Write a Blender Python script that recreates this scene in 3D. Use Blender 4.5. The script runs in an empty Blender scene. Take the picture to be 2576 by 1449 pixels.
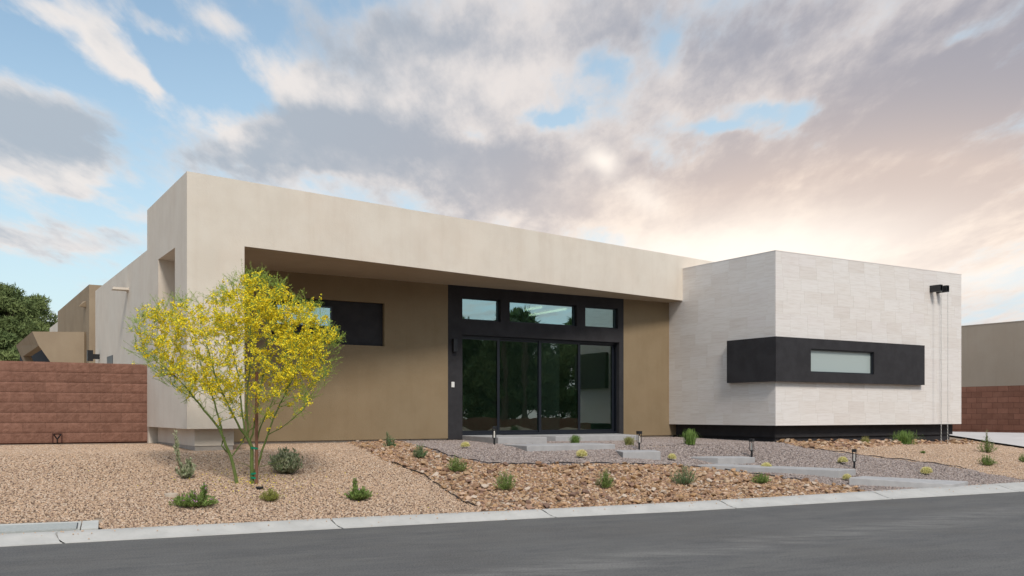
import bpy, bmesh, math, random
import numpy as np
from mathutils import Vector, Matrix
S = bpy.context.scene
COL = S.collection
R = math.radians
rnd = random.Random(7)
NP = np.random.default_rng(11)

# ------------------------------------------------------------------ camera
F, HY, CX, H = 2353.0, 1042.0, 1288.0, 1.5          # focal length and horizon in 2576-wide pixels, eye height
cam = bpy.data.cameras.new('camera'); co = bpy.data.objects.new('camera', cam); COL.objects.link(co)
co.location = (0, 0, H); co.rotation_euler = (R(90), 0, 0)
cam.sensor_width = 36; cam.lens = 36*F/2576; cam.shift_y = (HY-724.5)/2576
cam.clip_start = .1; cam.clip_end = 3000
S.camera = co
S.view_settings.view_transform = 'Standard'; S.view_settings.look = 'None'
S.view_settings.exposure = 0.65; S.view_settings.gamma = 1; S.view_settings.use_curve_mapping = False
S.cycles.max_bounces = 8; S.cycles.transparent_max_bounces = 16
SUN_AZ, SUN_EL = 163.0, 44.0       # degrees clockwise from +Y, and above the horizon

# ------------------------------------------------------------------ node helpers
class G:
    def __init__(s, nt): s.nt = nt; s.n = nt.nodes; s.l = nt.links
    def new(s, t, **kw):
        n = s.n.new(t)
        for k, v in kw.items(): setattr(n, k, v)
        return n
    def put(s, sock, v):
        if isinstance(v, bpy.types.NodeSocket): s.l.new(v, sock)
        elif v is not None: sock.default_value = v
    def M(s, op, a, b=None, c=None, clamp=False):
        n = s.new('ShaderNodeMath', operation=op, use_clamp=clamp)
        for i, v in enumerate((a, b, c)): s.put(n.inputs[i], v)
        return n.outputs[0]
    def mix(s, f, a, b, mode='MIX'):
        n = s.new('ShaderNodeMix', data_type='RGBA', blend_type=mode)
        s.put(n.inputs[0], f); s.put(n.inputs[6], c4(a)); s.put(n.inputs[7], c4(b))
        return n.outputs[2]
    def rng(s, v, a, b, c=0., d=1., smooth=True):
        n = s.new('ShaderNodeMapRange', interpolation_type='SMOOTHSTEP' if smooth else 'LINEAR')
        for i, x in enumerate((v, a, b, c, d)): s.put(n.inputs[i], x)
        return n.outputs[0]
    def noise(s, vec, scale, detail=4, rough=.55, dist=0., out=0):
        n = s.new('ShaderNodeTexNoise'); s.put(n.inputs['Vector'], vec)
        n.inputs['Scale'].default_value = scale; n.inputs['Detail'].default_value = detail
        n.inputs['Roughness'].default_value = rough; n.inputs['Distortion'].default_value = dist
        return n.outputs[out]
    def map(s, vec, loc=(0, 0, 0), rot=(0, 0, 0), scale=(1, 1, 1), vt='POINT'):
        n = s.new('ShaderNodeMapping', vector_type=vt); s.put(n.inputs[0], vec)
        n.inputs[1].default_value = loc; n.inputs[2].default_value = rot; n.inputs[3].default_value = scale
        return n.outputs[0]
    def V(s, op, a, b=None, out=0):
        n = s.new('ShaderNodeVectorMath', operation=op); s.put(n.inputs[0], a)
        if b is not None: s.put(n.inputs[1], b)
        return n.outputs[out]
def c4(c):
    if isinstance(c, bpy.types.NodeSocket) or c is None: return c
    return tuple(c) + (1.,) if len(c) == 3 else c

# ------------------------------------------------------------------ world: Nishita sky with broken clouds
W = bpy.data.worlds.new('World'); S.world = W; W.use_nodes = True
g = G(W.node_tree); g.n.clear()
SKY_STRENGTH = 0.10
sky = g.new('ShaderNodeTexSky', sky_type='NISHITA', sun_disc=False)
sky.sun_elevation = R(SUN_EL); sky.sun_rotation = R(SUN_AZ)
sky.air_density = 1.2; sky.dust_density = 1.0; sky.ozone_density = 1.6
D = g.new('ShaderNodeTexCoord').outputs['Generated']
sep = g.new('ShaderNodeSeparateXYZ'); g.put(sep.inputs[0], D)
dx, dy, dz = sep.outputs
zc = g.M('MAXIMUM', dz, 0.0)
inv = g.M('DIVIDE', 1.0, g.M('ADD', zc, .13))
cmb = g.new('ShaderNodeCombineXYZ'); g.put(cmb.inputs[0], g.M('MULTIPLY', dx, inv)); g.put(cmb.inputs[1], g.M('MULTIPLY', dy, inv))
P = cmb.outputs[0]                                        # cloud plane overhead
az = g.M('ARCTAN2', dx, dy); el = g.M('ARCSINE', dz)
PR = g.map(P, rot=(0, 0, R(24)), scale=(1.0, .40, 1))    # streets of cloud running away to the right
w1 = g.noise(PR, 1.6, 3, .5, out=1); w2 = g.noise(PR, 7.0, 4, .6, out=1)
ae = g.new('ShaderNodeCombineXYZ'); g.put(ae.inputs[0], az); g.put(ae.inputs[1], el)
wv = g.V('ADD', g.V('MULTIPLY', g.V('SUBTRACT', w1, (.5, .5, .5)), (.12, .08, 0)), g.V('MULTIPLY', g.V('SUBTRACT', w2, (.5, .5, .5)), (.07, .045, 0)))
AE = g.V('ADD', ae.outputs[0], wv)
def ang(px, py):
    u = (px-CX)/F; a = math.atan(u); return a, math.atan((HY-py)/F*math.cos(a))
def blobs(lst, src):
    tot = None
    for px, py, rx, ry, rot, w in lst:
        a, e = ang(px, py)
        m = g.map(src, loc=(a, e, 0), rot=(0, 0, R(-rot)), scale=(rx/F, ry/F, 1), vt='TEXTURE')
        L = g.V('LENGTH', m, out=1)
        v = g.M('MULTIPLY', g.M('EXPONENT', g.M('MULTIPLY', g.M('MULTIPLY', L, L), -1.)), w)
        tot = v if tot is None else g.M('ADD', tot, v)
    return tot
# px, py, radius x, radius y, clockwise tilt, weight
cover = blobs([(300, 210, 330, 130, 20, -.8), (540, 150, 240, 170, 20, -.8), (310, 430, 90, 150, 30, -.8), (60, 120, 170, 80, 0, -.8), (180, 500, 250, 50, 12, -.5),
               (100, 690, 330, 60, 0, -.5), (700, 60, 120, 60, 20, -.4),
               (240, 95, 130, 55, 18, 1.3), (300, 118, 60, 36, 60, .6), (470, 70, 60, 24, 10, .5), (560, 20, 90, 30, 20, .6), (395, 205, 70, 34, 30, 1.5), (420, 62, 85, 20, 20, .7), (120, 330, 190, 85, 14, 1.4), (90, 400, 190, 40, 8, .7),
               (240, 500, 120, 28, 20, 1.1), (110, 585, 190, 38, 4, 1.0), (70, 15, 130, 30, 0, .5),
               (620, 330, 320, 70, 14, 1.0), (760, 205, 140, 55, 28, 1.0), (600, 400, 270, 60, 6, 1.0), (640, 225, 60, 50, 10, -.4),
               (1000, 160, 330, 110, 18, .5), (1250, 330, 420, 110, 12, .5), (1750, 160, 420, 130, 0, .6), (2150, 420, 420, 260, -8, .9),
               (2350, 130, 260, 100, 0, .8), (1600, 500, 460, 90, 5, 1.0), (1000, 380, 330, 90, 12, 1.0), (1250, 480, 300, 60, 8, .7), (1150, 90, 200, 70, 15, .6), (2300, 560, 380, 90, 0, .8), (1480, 60, 200, 60, 10, .6),
               (930, 15, 90, 36, 0, -.6), (1520, 175, 70, 36, 20, -1.1), (1395, 290, 85, 24, -10, -1.2), (1650, 100, 60, 50, 30, -.9), (1960, 280, 100, 30, -5, -1.3),
               (1840, 325, 80, 18, 10, -.9), (1190, 350, 60, 30, 10, -.6), (2390, 82, 80, 24, -5, -1.0), (2300, 178, 50, 12, 0, -.8), (1530, 440, 90, 40, 10, -.6),
               (1000, 430, 90, 22, 20, -.5), (780, 300, 90, 26, 30, -.4), (790, 450, 60, 22, 20, -.8), (1620, 510, 70, 40, 0, -.5), (2050, 640, 500, 60, 0, -.3)], AE)
dark = blobs([(120, 305, 190, 50, 12, .9), (590, 395, 250, 55, 8, .75), (680, 260, 220, 24, 14, .9), (1050, 110, 250, 60, 18, .9), (850, 330, 190, 65, 20, .9), (760, 60, 110, 40, 20, .4),
              (1000, 240, 220, 50, 10, .6), (1750, 110, 300, 70, 0, .7), (2420, 200, 330, 170, 0, 1.1), (2000, 350, 320, 50, 0, .6), (2420, 430, 250, 120, -5, .6), (1150, 420, 250, 50, 8, .35),
              (760, 200, 130, 45, 28, -1.0), (1270, 220, 170, 60, 15, -1.0), (1100, 300, 180, 40, 15, -.7), (120, 420, 170, 35, 8, -.7), (540, 300, 150, 26, 20, -.8), (225, 95, 140, 40, 28, -.8), (395, 200, 70, 30, 28, -.8),
              (1500, 560, 300, 60, 5, -.3), (1350, 380, 260, 40, 8, .5), (1700, 420, 260, 40, 5, .5), (900, 150, 160, 50, 20, .6)], AE)
n1 = g.noise(PR, 5.2, 8, .62, .1)
n2 = g.noise(g.map(PR, loc=(5.3, 2.1, 0)), 3.8, 6, .58)
n3 = g.noise(g.map(PR, loc=(1.3, 7.1, 0)), 13.0, 5, .62)
field = g.M('ADD', g.M('ADD', cover, .50), g.M('ADD', g.M('MULTIPLY', g.M('SUBTRACT', n1, .5), 2.7), g.M('MULTIPLY', g.M('SUBTRACT', n3, .5), .9)))
alpha = g.rng(field, .10, 1.15)
kk = g.M('ADD', g.M('ADD', g.M('MULTIPLY', dark, .62), g.M('MULTIPLY', g.M('SUBTRACT', n2, .5), 2.1)), g.rng(field, .6, 1.8, -.22, .40, False))
kk = g.M('ADD', kk, g.M('MULTIPLY', g.M('SUBTRACT', n3, .5), .8))
kd = g.rng(kk, -.50, .85)
u01 = g.rng(az, R(-28), R(26))
def CC(*c): return tuple(x/SKY_STRENGTH*.70 for x in c)
lit = g.mix(u01, CC(.78, .745, .725), CC(.70, .65, .635))
greyc = g.mix(u01, CC(.40, .46, .53), CC(.345, .345, .395))
cl = g.mix(kd, lit, greyc)
# low warm light behind the clouds on the right, pale haze along the horizon
warm = blobs([(1950, 580, 650, 230, 0, .95), (2500, 560, 420, 200, 0, .6)], ae.outputs[0])
cl = g.mix(g.M('MINIMUM', warm, .85), cl, g.mix(kd, CC(1.0, .83, .69), CC(.68, .555, .49)))
# open sky
blue = g.mix(1.0, sky.outputs[0], (.88, .95, .91), 'MULTIPLY')
paler = g.rng(el, R(2), R(24), 1., .22)
blue = g.mix(g.M('ADD', g.M('MULTIPLY', paler, .62), g.M('MULTIPLY', u01, .35), clamp=True), blue, CC(.60, .72, .80))
col = g.mix(alpha, blue, cl)
glow = blobs([(1900, 645, 440, 95, -2, .95), (2480, 700, 200, 50, 0, .35), (1505, 400, 44, 26, 20, .6), (1530, 415, 30, 40, 0, .3), (1625, 500, 60, 30, 30, .4)], ae.outputs[0])
col = g.mix(g.M('MINIMUM', glow, .9), col, CC(1.08, .985, .89))
hz = g.rng(el, R(-1), R(7), .75, 0.)
col = g.mix(hz, col, g.mix(u01, CC(.66, .74, .78), CC(.90, .83, .77)))
gnd = g.rng(dz, -.02, .0, 1., 0.)
col = g.mix(gnd, col, CC(.25, .22, .19))
bg = g.new('ShaderNodeBackground'); g.put(bg.inputs[0], col); bg.inputs[1].default_value = SKY_STRENGTH
out = g.new('ShaderNodeOutputWorld'); g.l.new(bg.outputs[0], out.inputs[0])

sl = bpy.data.lights.new('sun', 'SUN'); so = bpy.data.objects.new('sun', sl); COL.objects.link(so)
sl.energy = 1.5; sl.angle = R(13); sl.color = (1, .92, .83)
a_, e_ = R(SUN_AZ), R(SUN_EL)
sd = Vector((math.sin(a_)*math.cos(e_), math.cos(a_)*math.cos(e_), math.sin(e_)))
so.rotation_euler = sd.to_track_quat('Z', 'Y').to_euler(); so.location = sd*50

# ------------------------------------------------------------------ materials
def mat(name, base, base2=None, rough=.85, scale=3., bump=.0, bscale=60., streak=None, rand=0., spec=.3, extra=None, metal=0., detail=5, lo=.3, hi=.7, bdist=.02):
    m = bpy.data.materials.new(name); m.use_nodes = True
    g = G(m.node_tree); b = g.n['Principled BSDF']
    pos = g.new('ShaderNodeNewGeometry').outputs['Position']
    c = c4(base)
    if base2 is not None:
        v = pos if streak is None else g.map(pos, scale=streak)
        c = g.mix(g.rng(g.noise(v, scale, detail, .6), lo, hi), base, base2)
    if extra is not None: c = extra(g, c, pos)
    if rand:
        r = g.new('ShaderNodeObjectInfo').outputs['Random']
        c = g.mix(1., c, g.mix(r, (1-rand,)*3, (1+rand,)*3), 'MULTIPLY')
    g.put(b.inputs['Base Color'], c)
    b.inputs['Roughness'].default_value = rough; b.inputs['Specular IOR Level'].default_value = spec
    b.inputs['Metallic'].default_value = metal
    if bump:
        bn = g.new('ShaderNodeBump'); bn.inputs['Strength'].default_value = bump; bn.inputs['Distance'].default_value = bdist
        g.put(bn.inputs['Height'], g.noise(pos, bscale, 4, .6)); g.l.new(bn.outputs[0], b.inputs['Normal'])
    return m
def ramp_random(cols):
    def f(g, c, pos):
        r = g.new('ShaderNodeObjectInfo').outputs['Random']
        cr = g.new('ShaderNodeValToRGB'); cr.color_ramp.interpolation = 'CONSTANT'
        e = cr.color_ramp.elements
        while len(e) < len(cols): e.new(.5)
        for i, k in enumerate(cols): e[i].position = i/len(cols); e[i].color = c4(k)
        g.put(cr.inputs[0], r)
        return g.mix(g.noise(pos, 35, 3), cr.outputs[0], g.mix(1., cr.outputs[0], (.72, .70, .68), 'MULTIPLY'))
    return f
def streaks(g, c, pos):
    v = g.noise(g.map(pos, scale=(3.5, 3.5, .35)), 1.3, 5, .6)
    c = g.mix(g.rng(v, .45, .8, 0, .22), c, g.mix(1., c, (.80, .74, .70), 'MULTIPLY'))
    v = g.noise(pos, .7, 4, .6)
    return g.mix(g.rng(v, .42, .75, 0, .22), c, g.mix(1., c, (1.05, .96, .90), 'MULTIPLY'))
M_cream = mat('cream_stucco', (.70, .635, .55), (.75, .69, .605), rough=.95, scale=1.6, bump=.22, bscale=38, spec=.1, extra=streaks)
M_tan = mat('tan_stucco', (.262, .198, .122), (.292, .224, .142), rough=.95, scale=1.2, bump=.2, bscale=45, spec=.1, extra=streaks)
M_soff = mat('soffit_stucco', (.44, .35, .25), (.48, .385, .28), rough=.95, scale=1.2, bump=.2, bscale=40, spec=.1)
M_olive = mat('brown_stucco', (.32, .25, .175), (.36, .285, .20), rough=.95, scale=1.2, bump=.2, bscale=40, spec=.1, extra=streaks)
M_neigh = mat('neighbour_stucco', (.41, .34, .27), (.44, .37, .30), rough=.95, scale=.6, bump=.2, bscale=20, spec=.1, extra=streaks)
M_black = mat('black_stucco', (.030, .029, .032), (.040, .039, .043), rough=.8, scale=3, bump=.25, bscale=50, spec=.25)
M_metal = mat('black_metal', (.012, .013, .016), rough=.4, spec=.5)
M_frame = mat('dark_window_frame', (.010, .013, .020), rough=.35, spec=.5)
M_joint = mat('tile_backing', (.66, .63, .60), rough=.9)
def tilex(g, c, pos):
    r = g.new('ShaderNodeObjectInfo').outputs['Random']
    cr = g.new('ShaderNodeValToRGB'); e = cr.color_ramp.elements
    pts = [(0, (.735, .69, .655)), (.18, (.765, .725, .69)), (.5, (.785, .75, .72)), (.85, (.79, .76, .735)), (1, (.765, .72, .695))]
    while len(e) < 5: e.new(.5)
    for i, (p, k) in enumerate(pts): e[i].position = p; e[i].color = c4(k)
    g.put(cr.inputs[0], r)
    off = g.V('MULTIPLY', g.new('ShaderNodeObjectInfo').outputs['Location'], (3.1, 3.1, 7.7))
    v = g.noise(g.map(g.V('ADD', pos, off), scale=(1, 1, 13)), 2.2, 6, .62)
    c = g.mix(g.rng(v, .38, .75, 0, .75), cr.outputs[0], g.mix(1., cr.outputs[0], (.86, .83, .80), 'MULTIPLY'))
    return c
M_tile = mat('pale_stone_tile', (.7, .7, .7), rough=.75, bump=.08, bscale=30, spec=.2, extra=tilex)
M_conc = mat('grey_concrete_step', (.38, .375, .38), (.44, .435, .435), rough=.9, scale=5, bump=.3, bscale=90, spec=.2, bdist=.01)
M_kerb = mat('kerb_concrete', (.46, .455, .435), (.54, .53, .505), rough=.85, scale=2.5, bump=.2, bscale=60, spec=.2, extra=lambda g, c, p: g.mix(g.rng(g.noise(p, 14, 6, .7), .5, .8, 0, .35), c, (.36, .345, .32)), bdist=.01)
M_drive = mat('driveway_concrete', (.56, .53, .51), (.62, .59, .57), rough=.9, scale=1.5, bump=.1, spec=.15)
M_foot = mat('footing_concrete', (.42, .38, .34), (.52, .47, .42), rough=.95, scale=7, bump=.3, bscale=50)
M_dirt = mat('dirt', (.30, .235, .18), (.40, .32, .25), rough=1, scale=.8, bump=.4, bscale=8, spec=.05)
M_soil = mat('gravel_bed', (.13, .09, .065), (.20, .145, .105), rough=1, scale=30, bump=.5, bscale=60, spec=.05)
M_soilg = mat('grey_gravel_bed', (.10, .085, .08), (.15, .13, .12), rough=1, scale=30, bump=.5, bscale=60, spec=.05)
M_pebble = mat('tan_pebble', (.5, .5, .5), rough=.9, spec=.15, rand=.12, extra=ramp_random([(.60, .435, .31), (.66, .49, .355), (.52, .37, .26), (.70, .54, .41), (.62, .44, .30), (.48, .34, .245), (.72, .59, .47), (.56, .425, .325), (.34, .24, .185), (.66, .47, .33)]))
M_greyp = mat('grey_pebble', (.5, .5, .5), rough=.9, spec=.15, rand=.12, extra=ramp_random([(.39, .325, .295), (.46, .39, .355), (.30, .25, .235), (.43, .35, .31), (.53, .455, .42), (.35, .295, .28), (.40, .355, .34), (.25, .205, .19)]))
M_rock = mat('brown_rock', (.5, .5, .5), rough=.9, spec=.15, rand=.14, extra=ramp_random([(.48, .31, .18), (.55, .375, .235), (.40, .25, .15), (.59, .43, .29), (.34, .21, .135), (.52, .33, .18), (.64, .53, .43), (.44, .28, .19), (.24, .155, .12), (.56, .36, .22), (.60, .43, .31), (.36, .23, .17)]))
def asph(g, c, pos):
    rot = g.map(pos, rot=(0, 0, R(-26)))
    v = g.noise(g.map(rot, scale=(.35, 1.3, 1)), 1.3, 9, .72)
    c = g.mix(g.rng(v, .38, .66, 0, 1), c, (.190, .187, .178))
    v = g.noise(g.map(rot, scale=(.8, 3.5, 1)), 2.6, 9, .8)
    c = g.mix(g.rng(v, .45, .72, 0, .6), c, (.098, .098, .099))
    w = g.noise(g.map(rot, scale=(.6, 3.5, 1), loc=(3, 1, 0)), 1.2, 6, .75)
    c = g.mix(g.rng(w, .57, .78, 0, .6), c, (.30, .29, .275))
    w = g.noise(rot, .45, 4, .6)
    c = g.mix(g.rng(w, .45, .7, 0, .5), c, (.150, .142, .132))
    bd = g.M('ABSOLUTE', g.M('SUBTRACT', g.V('DOT_PRODUCT', pos, (-.602, .799, 0), out=1), 6.95))
    bn = g.noise(g.map(pos, rot=(0, 0, R(-37)), scale=(.5, 2.2, 1)), 1.6, 7, .7)
    c = g.mix(g.M('MULTIPLY', g.rng(bd, .05, .75, .5, 0), g.rng(bn, .42, .62)), c, (.33, .32, .30))
    s = g.noise(pos, 48, 3, .8)
    c = g.mix(g.rng(s, .36, .62, .0, .75), c, g.mix(1., c, (.50, .50, .51), 'MULTIPLY'))
    s = g.noise(g.map(pos, loc=(3, 3, 3)), 60, 2, .8)
    return g.mix(g.rng(s, .62, .74, .0, .6), c, (.30, .29, .28))
M_road = mat('asphalt', (.140, .139, .138), (.165, .163, .160), rough=.85, scale=1.2, bump=.5, bscale=110, spec=.3, extra=asph, bdist=.012)
M_redb = mat('red_split_face_block', (.195, .098, .070), (.265, .140, .102), rough=.95, scale=9, bump=.4, bscale=42, rand=.09, spec=.1, extra=lambda g, c, p: g.mix(g.rng(g.noise(p, 70, 4, .7), .4, .7, 0, .35), c, (.32, .19, .15)), bdist=.018)
M_redm = mat('red_mortar', (.085, .038, .03), rough=1)
M_redw = mat('red_smooth_block', (.21, .098, .068), (.25, .122, .086), rough=.95, scale=3, bump=.3, bscale=40, rand=.12, spec=.1)
M_redwm = mat('red_wall_mortar', (.13, .062, .045), rough=1)
M_bark = mat('green_bark', (.10, .15, .035), (.16, .20, .06), rough=.7, scale=9)
M_twig = mat('green_twig', (.19, .28, .055), (.27, .37, .09), rough=.7, scale=3)
M_pvleaf = mat('fine_green_leaf', (.26, .38, .06), (.42, .52, .11), rough=.7, scale=5)
M_flower = mat('yellow_flower', (.90, .72, .015), (.95, .82, .05), rough=.7, scale=18)
M_flowerd = mat('orange_flower_centre', (.85, .56, .01), (.90, .66, .02), rough=.7, scale=18)
M_wood = mat('stake_wood', (.16, .075, .045), (.25, .13, .085), rough=.9, scale=6, streak=(8, 8, 1))
M_tie = mat('green_plastic_tie', (.0, .22, .12), rough=.5, spec=.4)
M_pine = mat('pine_needles', (.08, .12, .04), (.20, .25, .09), rough=.8, scale=.8)
M_pineb = mat('pine_bark', (.10, .07, .05), (.17, .12, .09), rough=.95, scale=4)
M_palm = mat('palm_frond', (.05, .075, .025), (.08, .11, .04), rough=.7, scale=1)
M_g1 = mat('green_leaf', (.11, .18, .04), (.24, .34, .09), rough=.7, scale=14)
M_g2 = mat('blue_green_leaf', (.08, .15, .065), (.19, .28, .13), rough=.7, scale=14)
M_g3 = mat('grass_blade', (.11, .20, .04), (.22, .32, .08), rough=.6, scale=9)
M_g4 = mat('dry_grass_blade', (.20, .22, .06), (.36, .33, .12), rough=.7, scale=9)
M_g5 = mat('yellow_green_leaf', (.20, .23, .045), (.34, .35, .09), rough=.7, scale=14)
M_g6 = mat('silvery_leaf', (.13, .19, .08), (.50, .50, .34), rough=.65, scale=20)
M_stem = mat('shrub_stem', (.16, .12, .07), rough=.9)
M_seed = mat('seed_head', (.34, .31, .17), (.45, .42, .28), rough=.9, scale=12)
M_pink = mat('pink_petal', (.55, .22, .50), (.70, .38, .62), rough=.7, scale=20)
M_cact = mat('golden_barrel_flesh', (.36, .36, .11), rough=.7)
M_spine = mat('golden_spine', (.72, .64, .26), (.82, .76, .42), rough=.6, scale=30)
M_white = mat('white_plastic', (.78, .78, .76), rough=.4, spec=.4)
M_lid = mat('beige_lid', (.55, .47, .38), rough=.6)
M_vault = mat('vault_concrete', (.48, .49, .47), (.54, .545, .52), rough=.85, scale=8, bump=.15)
M_vlid = mat('vault_lid_concrete', (.36, .385, .375), (.42, .44, .43), rough=.8, scale=30, bump=.3, bscale=80)
M_chain = mat('galvanised_chain', (.62, .62, .60), rough=.35, metal=.7, spec=.5)
M_inw = mat('interior_wall', (.55, .56, .54), rough=.9)
M_infl = mat('interior_floor', (.12, .115, .11), rough=.4)
M_lamp = mat('lamp_glass', (.75, .72, .66), rough=.2, spec=.5)
def glass(name, tint, refl, fac, rough=0.0, alpha_tint=None):
    m = bpy.data.materials.new(name); m.use_nodes = True; g = G(m.node_tree); g.n.clear()
    t = g.new('ShaderNodeBsdfTransparent'); t.inputs[0].default_value = c4(tint)
    r = g.new('ShaderNodeBsdfGlossy'); r.inputs[0].default_value = c4(refl); r.inputs['Roughness'].default_value = rough
    pos = g.new('ShaderNodeNewGeometry').outputs['Position']
    bn = g.new('ShaderNodeBump'); bn.inputs['Strength'].default_value = .03; bn.inputs['Distance'].default_value = .05
    g.put(bn.inputs['Height'], g.noise(pos, 1.3, 2)); g.l.new(bn.outputs[0], r.inputs['Normal'])
    lw = g.new('ShaderNodeLayerWeight'); lw.inputs[0].default_value = .25
    x = g.new('ShaderNodeMixShader'); g.put(x.inputs[0], g.M('ADD', g.M('MULTIPLY', lw.outputs['Fresnel'], .6), fac, clamp=True))
    g.l.new(t.outputs[0], x.inputs[1]); g.l.new(r.outputs[0], x.inputs[2])
    o = g.new('ShaderNodeOutputMaterial'); g.l.new(x.outputs[0], o.inputs[0]); return m
M_glass = glass('tinted_door_glass', (.46, .64, .56), (.78, .80, .82), .17)
M_glasst = glass('tinted_transom_glass', (.40, .52, .50), (.62, .85, .86), .55)
M_frost = mat('frosted_glass', (.40, .47, .46), rough=.35, spec=.8)
def emis(name, col, st):
    m = bpy.data.materials.new(name); m.use_nodes = True; b = m.node_tree.nodes['Principled BSDF']
    b.inputs['Base Color'].default_value = c4(col); b.inputs['Emission Color'].default_value = c4(col); b.inputs['Emission Strength'].default_value = st; return m
M_strip = emis('warm_strip_light', (1, .80, .52), 3.0)

# ------------------------------------------------------------------ object helpers
def wloc(o):
    v = Vector((0, 0, 0))
    while o is not None: v = v + o.location; o = o.parent
    return v
def tag(o, label=None, cat=None, group=None, kind=None):
    for k, v in (('label', label), ('category', cat), ('group', group), ('kind', kind)):
        if v: o[k] = v
    return o
def link(o, parent=None):
    COL.objects.link(o)
    if parent is not None: o.parent = parent
    return o
def empty(name, loc, label=None, cat=None, group=None, kind=None):
    o = bpy.data.objects.new(name, None); o.empty_display_size = .2; link(o); o.location = loc
    return tag(o, label, cat, group, kind)
def mesh(name, V, Fc, m, smooth=False):
    me = bpy.data.meshes.new(name)
    me.from_pydata([tuple(v) for v in V], [], [tuple(f) for f in Fc]); me.materials.append(m); me.update()
    if smooth: me.polygons.foreach_set('use_smooth', [True]*len(me.polygons))
    return me
def obj(name, V, Fc, m, parent=None, loc=None, smooth=False, world=True, bevel=0.):
    """V in world coordinates (world=True) or in the object's own"""
    base = Vector(loc) if loc is not None else (wloc(parent) if parent is not None else Vector((0, 0, 0)))
    if world: V = [(v[0]-base[0], v[1]-base[1], v[2]-base[2]) for v in V]
    o = link(bpy.data.objects.new(name, mesh(name, V, Fc, m, smooth)), parent)
    o.location = base - (wloc(parent) if parent is not None else Vector((0, 0, 0)))
    if bevel:
        b = o.modifiers.new('bevel', 'BEVEL'); b.width = bevel; b.segments = 2; b.limit_method = 'ANGLE'
    return o
class MB:
    def __init__(s): s.V = []; s.F = []
    def add(s, V, Fc):
        n = len(s.V); s.V += [tuple(v) for v in V]; s.F += [tuple(i+n for i in f) for f in Fc]; return s
    def prism(s, poly, z0, z1):
        n = len(poly)
        a = sum(poly[i][0]*poly[(i+1) % n][1]-poly[(i+1) % n][0]*poly[i][1] for i in range(n))
        if a < 0: poly = poly[::-1]
        V = [(p[0], p[1], z0) for p in poly]+[(p[0], p[1], z1) for p in poly]
        Fc = [tuple(range(n))[::-1], tuple(range(n, 2*n))]+[(i, (i+1) % n, (i+1) % n+n, i+n) for i in range(n)]
        return s.add(V, Fc)
    def hbox(s, a0, a1, b0, b1, z0, z1):
        return s.prism([HF(a0, b0), HF(a1, b0), HF(a1, b1), HF(a0, b1)], z0, z1)
    def box(s, x0, x1, y0, y1, z0, z1): return s.prism([(x0, y0), (x1, y0), (x1, y1), (x0, y1)], z0, z1)
    def tube(s, pts, rad, n=6, cap=True):
        pts = [Vector(p) for p in pts]; k = len(pts); V = []; up = Vector((.31, .17, .93)).normalized()
        for i, p in enumerate(pts):
            d = (pts[min(i+1, k-1)]-pts[max(i-1, 0)]).normalized()
            x = d.cross(up); x = x.normalized() if x.length > 1e-4 else Vector((1, 0, 0)); y = d.cross(x)
            r = rad[i] if hasattr(rad, '__len__') else rad
            for j in range(n):
                t = 2*math.pi*j/n; V.append(p+(x*math.cos(t)+y*math.sin(t))*r)
        Fc = [(i*n+j, i*n+(j+1) % n, (i+1)*n+(j+1) % n, (i+1)*n+j) for i in range(k-1) for j in range(n)]
        if cap: Fc += [tuple(range(n))[::-1], tuple(range((k-1)*n, k*n))]
        return s.add(V, Fc)
    def lathe(s, prof, n=16, c=(0, 0, 0)):
        V = [(c[0]+r*math.cos(2*math.pi*j/n), c[1]+r*math.sin(2*math.pi*j/n), c[2]+z) for r, z in prof for j in range(n)]
        k = len(prof)
        Fc = [(i*n+j, i*n+(j+1) % n, (i+1)*n+(j+1) % n, (i+1)*n+j) for i in range(k-1) for j in range(n)]
        Fc += [tuple(range(n))[::-1], tuple(range((k-1)*n, k*n))]
        return s.add(V, Fc)
    def build(s, name, m, parent=None, **kw): return obj(name, s.V, s.F, m, parent, **kw)
def copy_tree(o, parent=None):
    c = o.copy(); link(c)
    if parent is not None: c.parent = parent
    for ch in list(o.children): copy_tree(ch, c)
    return c

# ------------------------------------------------------------------ site frames
C0 = (6.34, 22.5); EF = (.8526, .5225); EL = (-.5225, .8526)        # house corner, along the front, back along the side
P0 = (-5.71, 16.43); F2 = (.758, .652)                              # portal corner and its slanted front
def HF(a, b): return (C0[0]+a*EF[0]+b*EL[0], C0[1]+a*EF[1]+b*EL[1])
def PF(t, s, o=P0): return (o[0]+t*F2[0]+s*EL[0], o[1]+t*F2[1]+s*EL[1])
KB = ([-60, -14, -5.04, -2.31, .375, 2.73, 5.55, 7.05, 8.88, 10.6, 14, 60], [-15.0, 7.1, 11.39, 12.68, 13.81, 14.96, 16.5, 17.37, 18.37, 19.4, 21.3, 47])
KR = ([-60, -14, -5.79, -3.23, .55, 2.63, 6.63, 9.93, 14, 60], [-15.5, 6.6, 10.57, 11.8, 13.55, 14.41, 16.47, 18.15, 20.4, 46.4])
def kback(x): return float(np.interp(x, *KB))
def kroad(x): return float(np.interp(x, *KR))
def front(x): return P0[1]+(x-P0[0])*.5037
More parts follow.
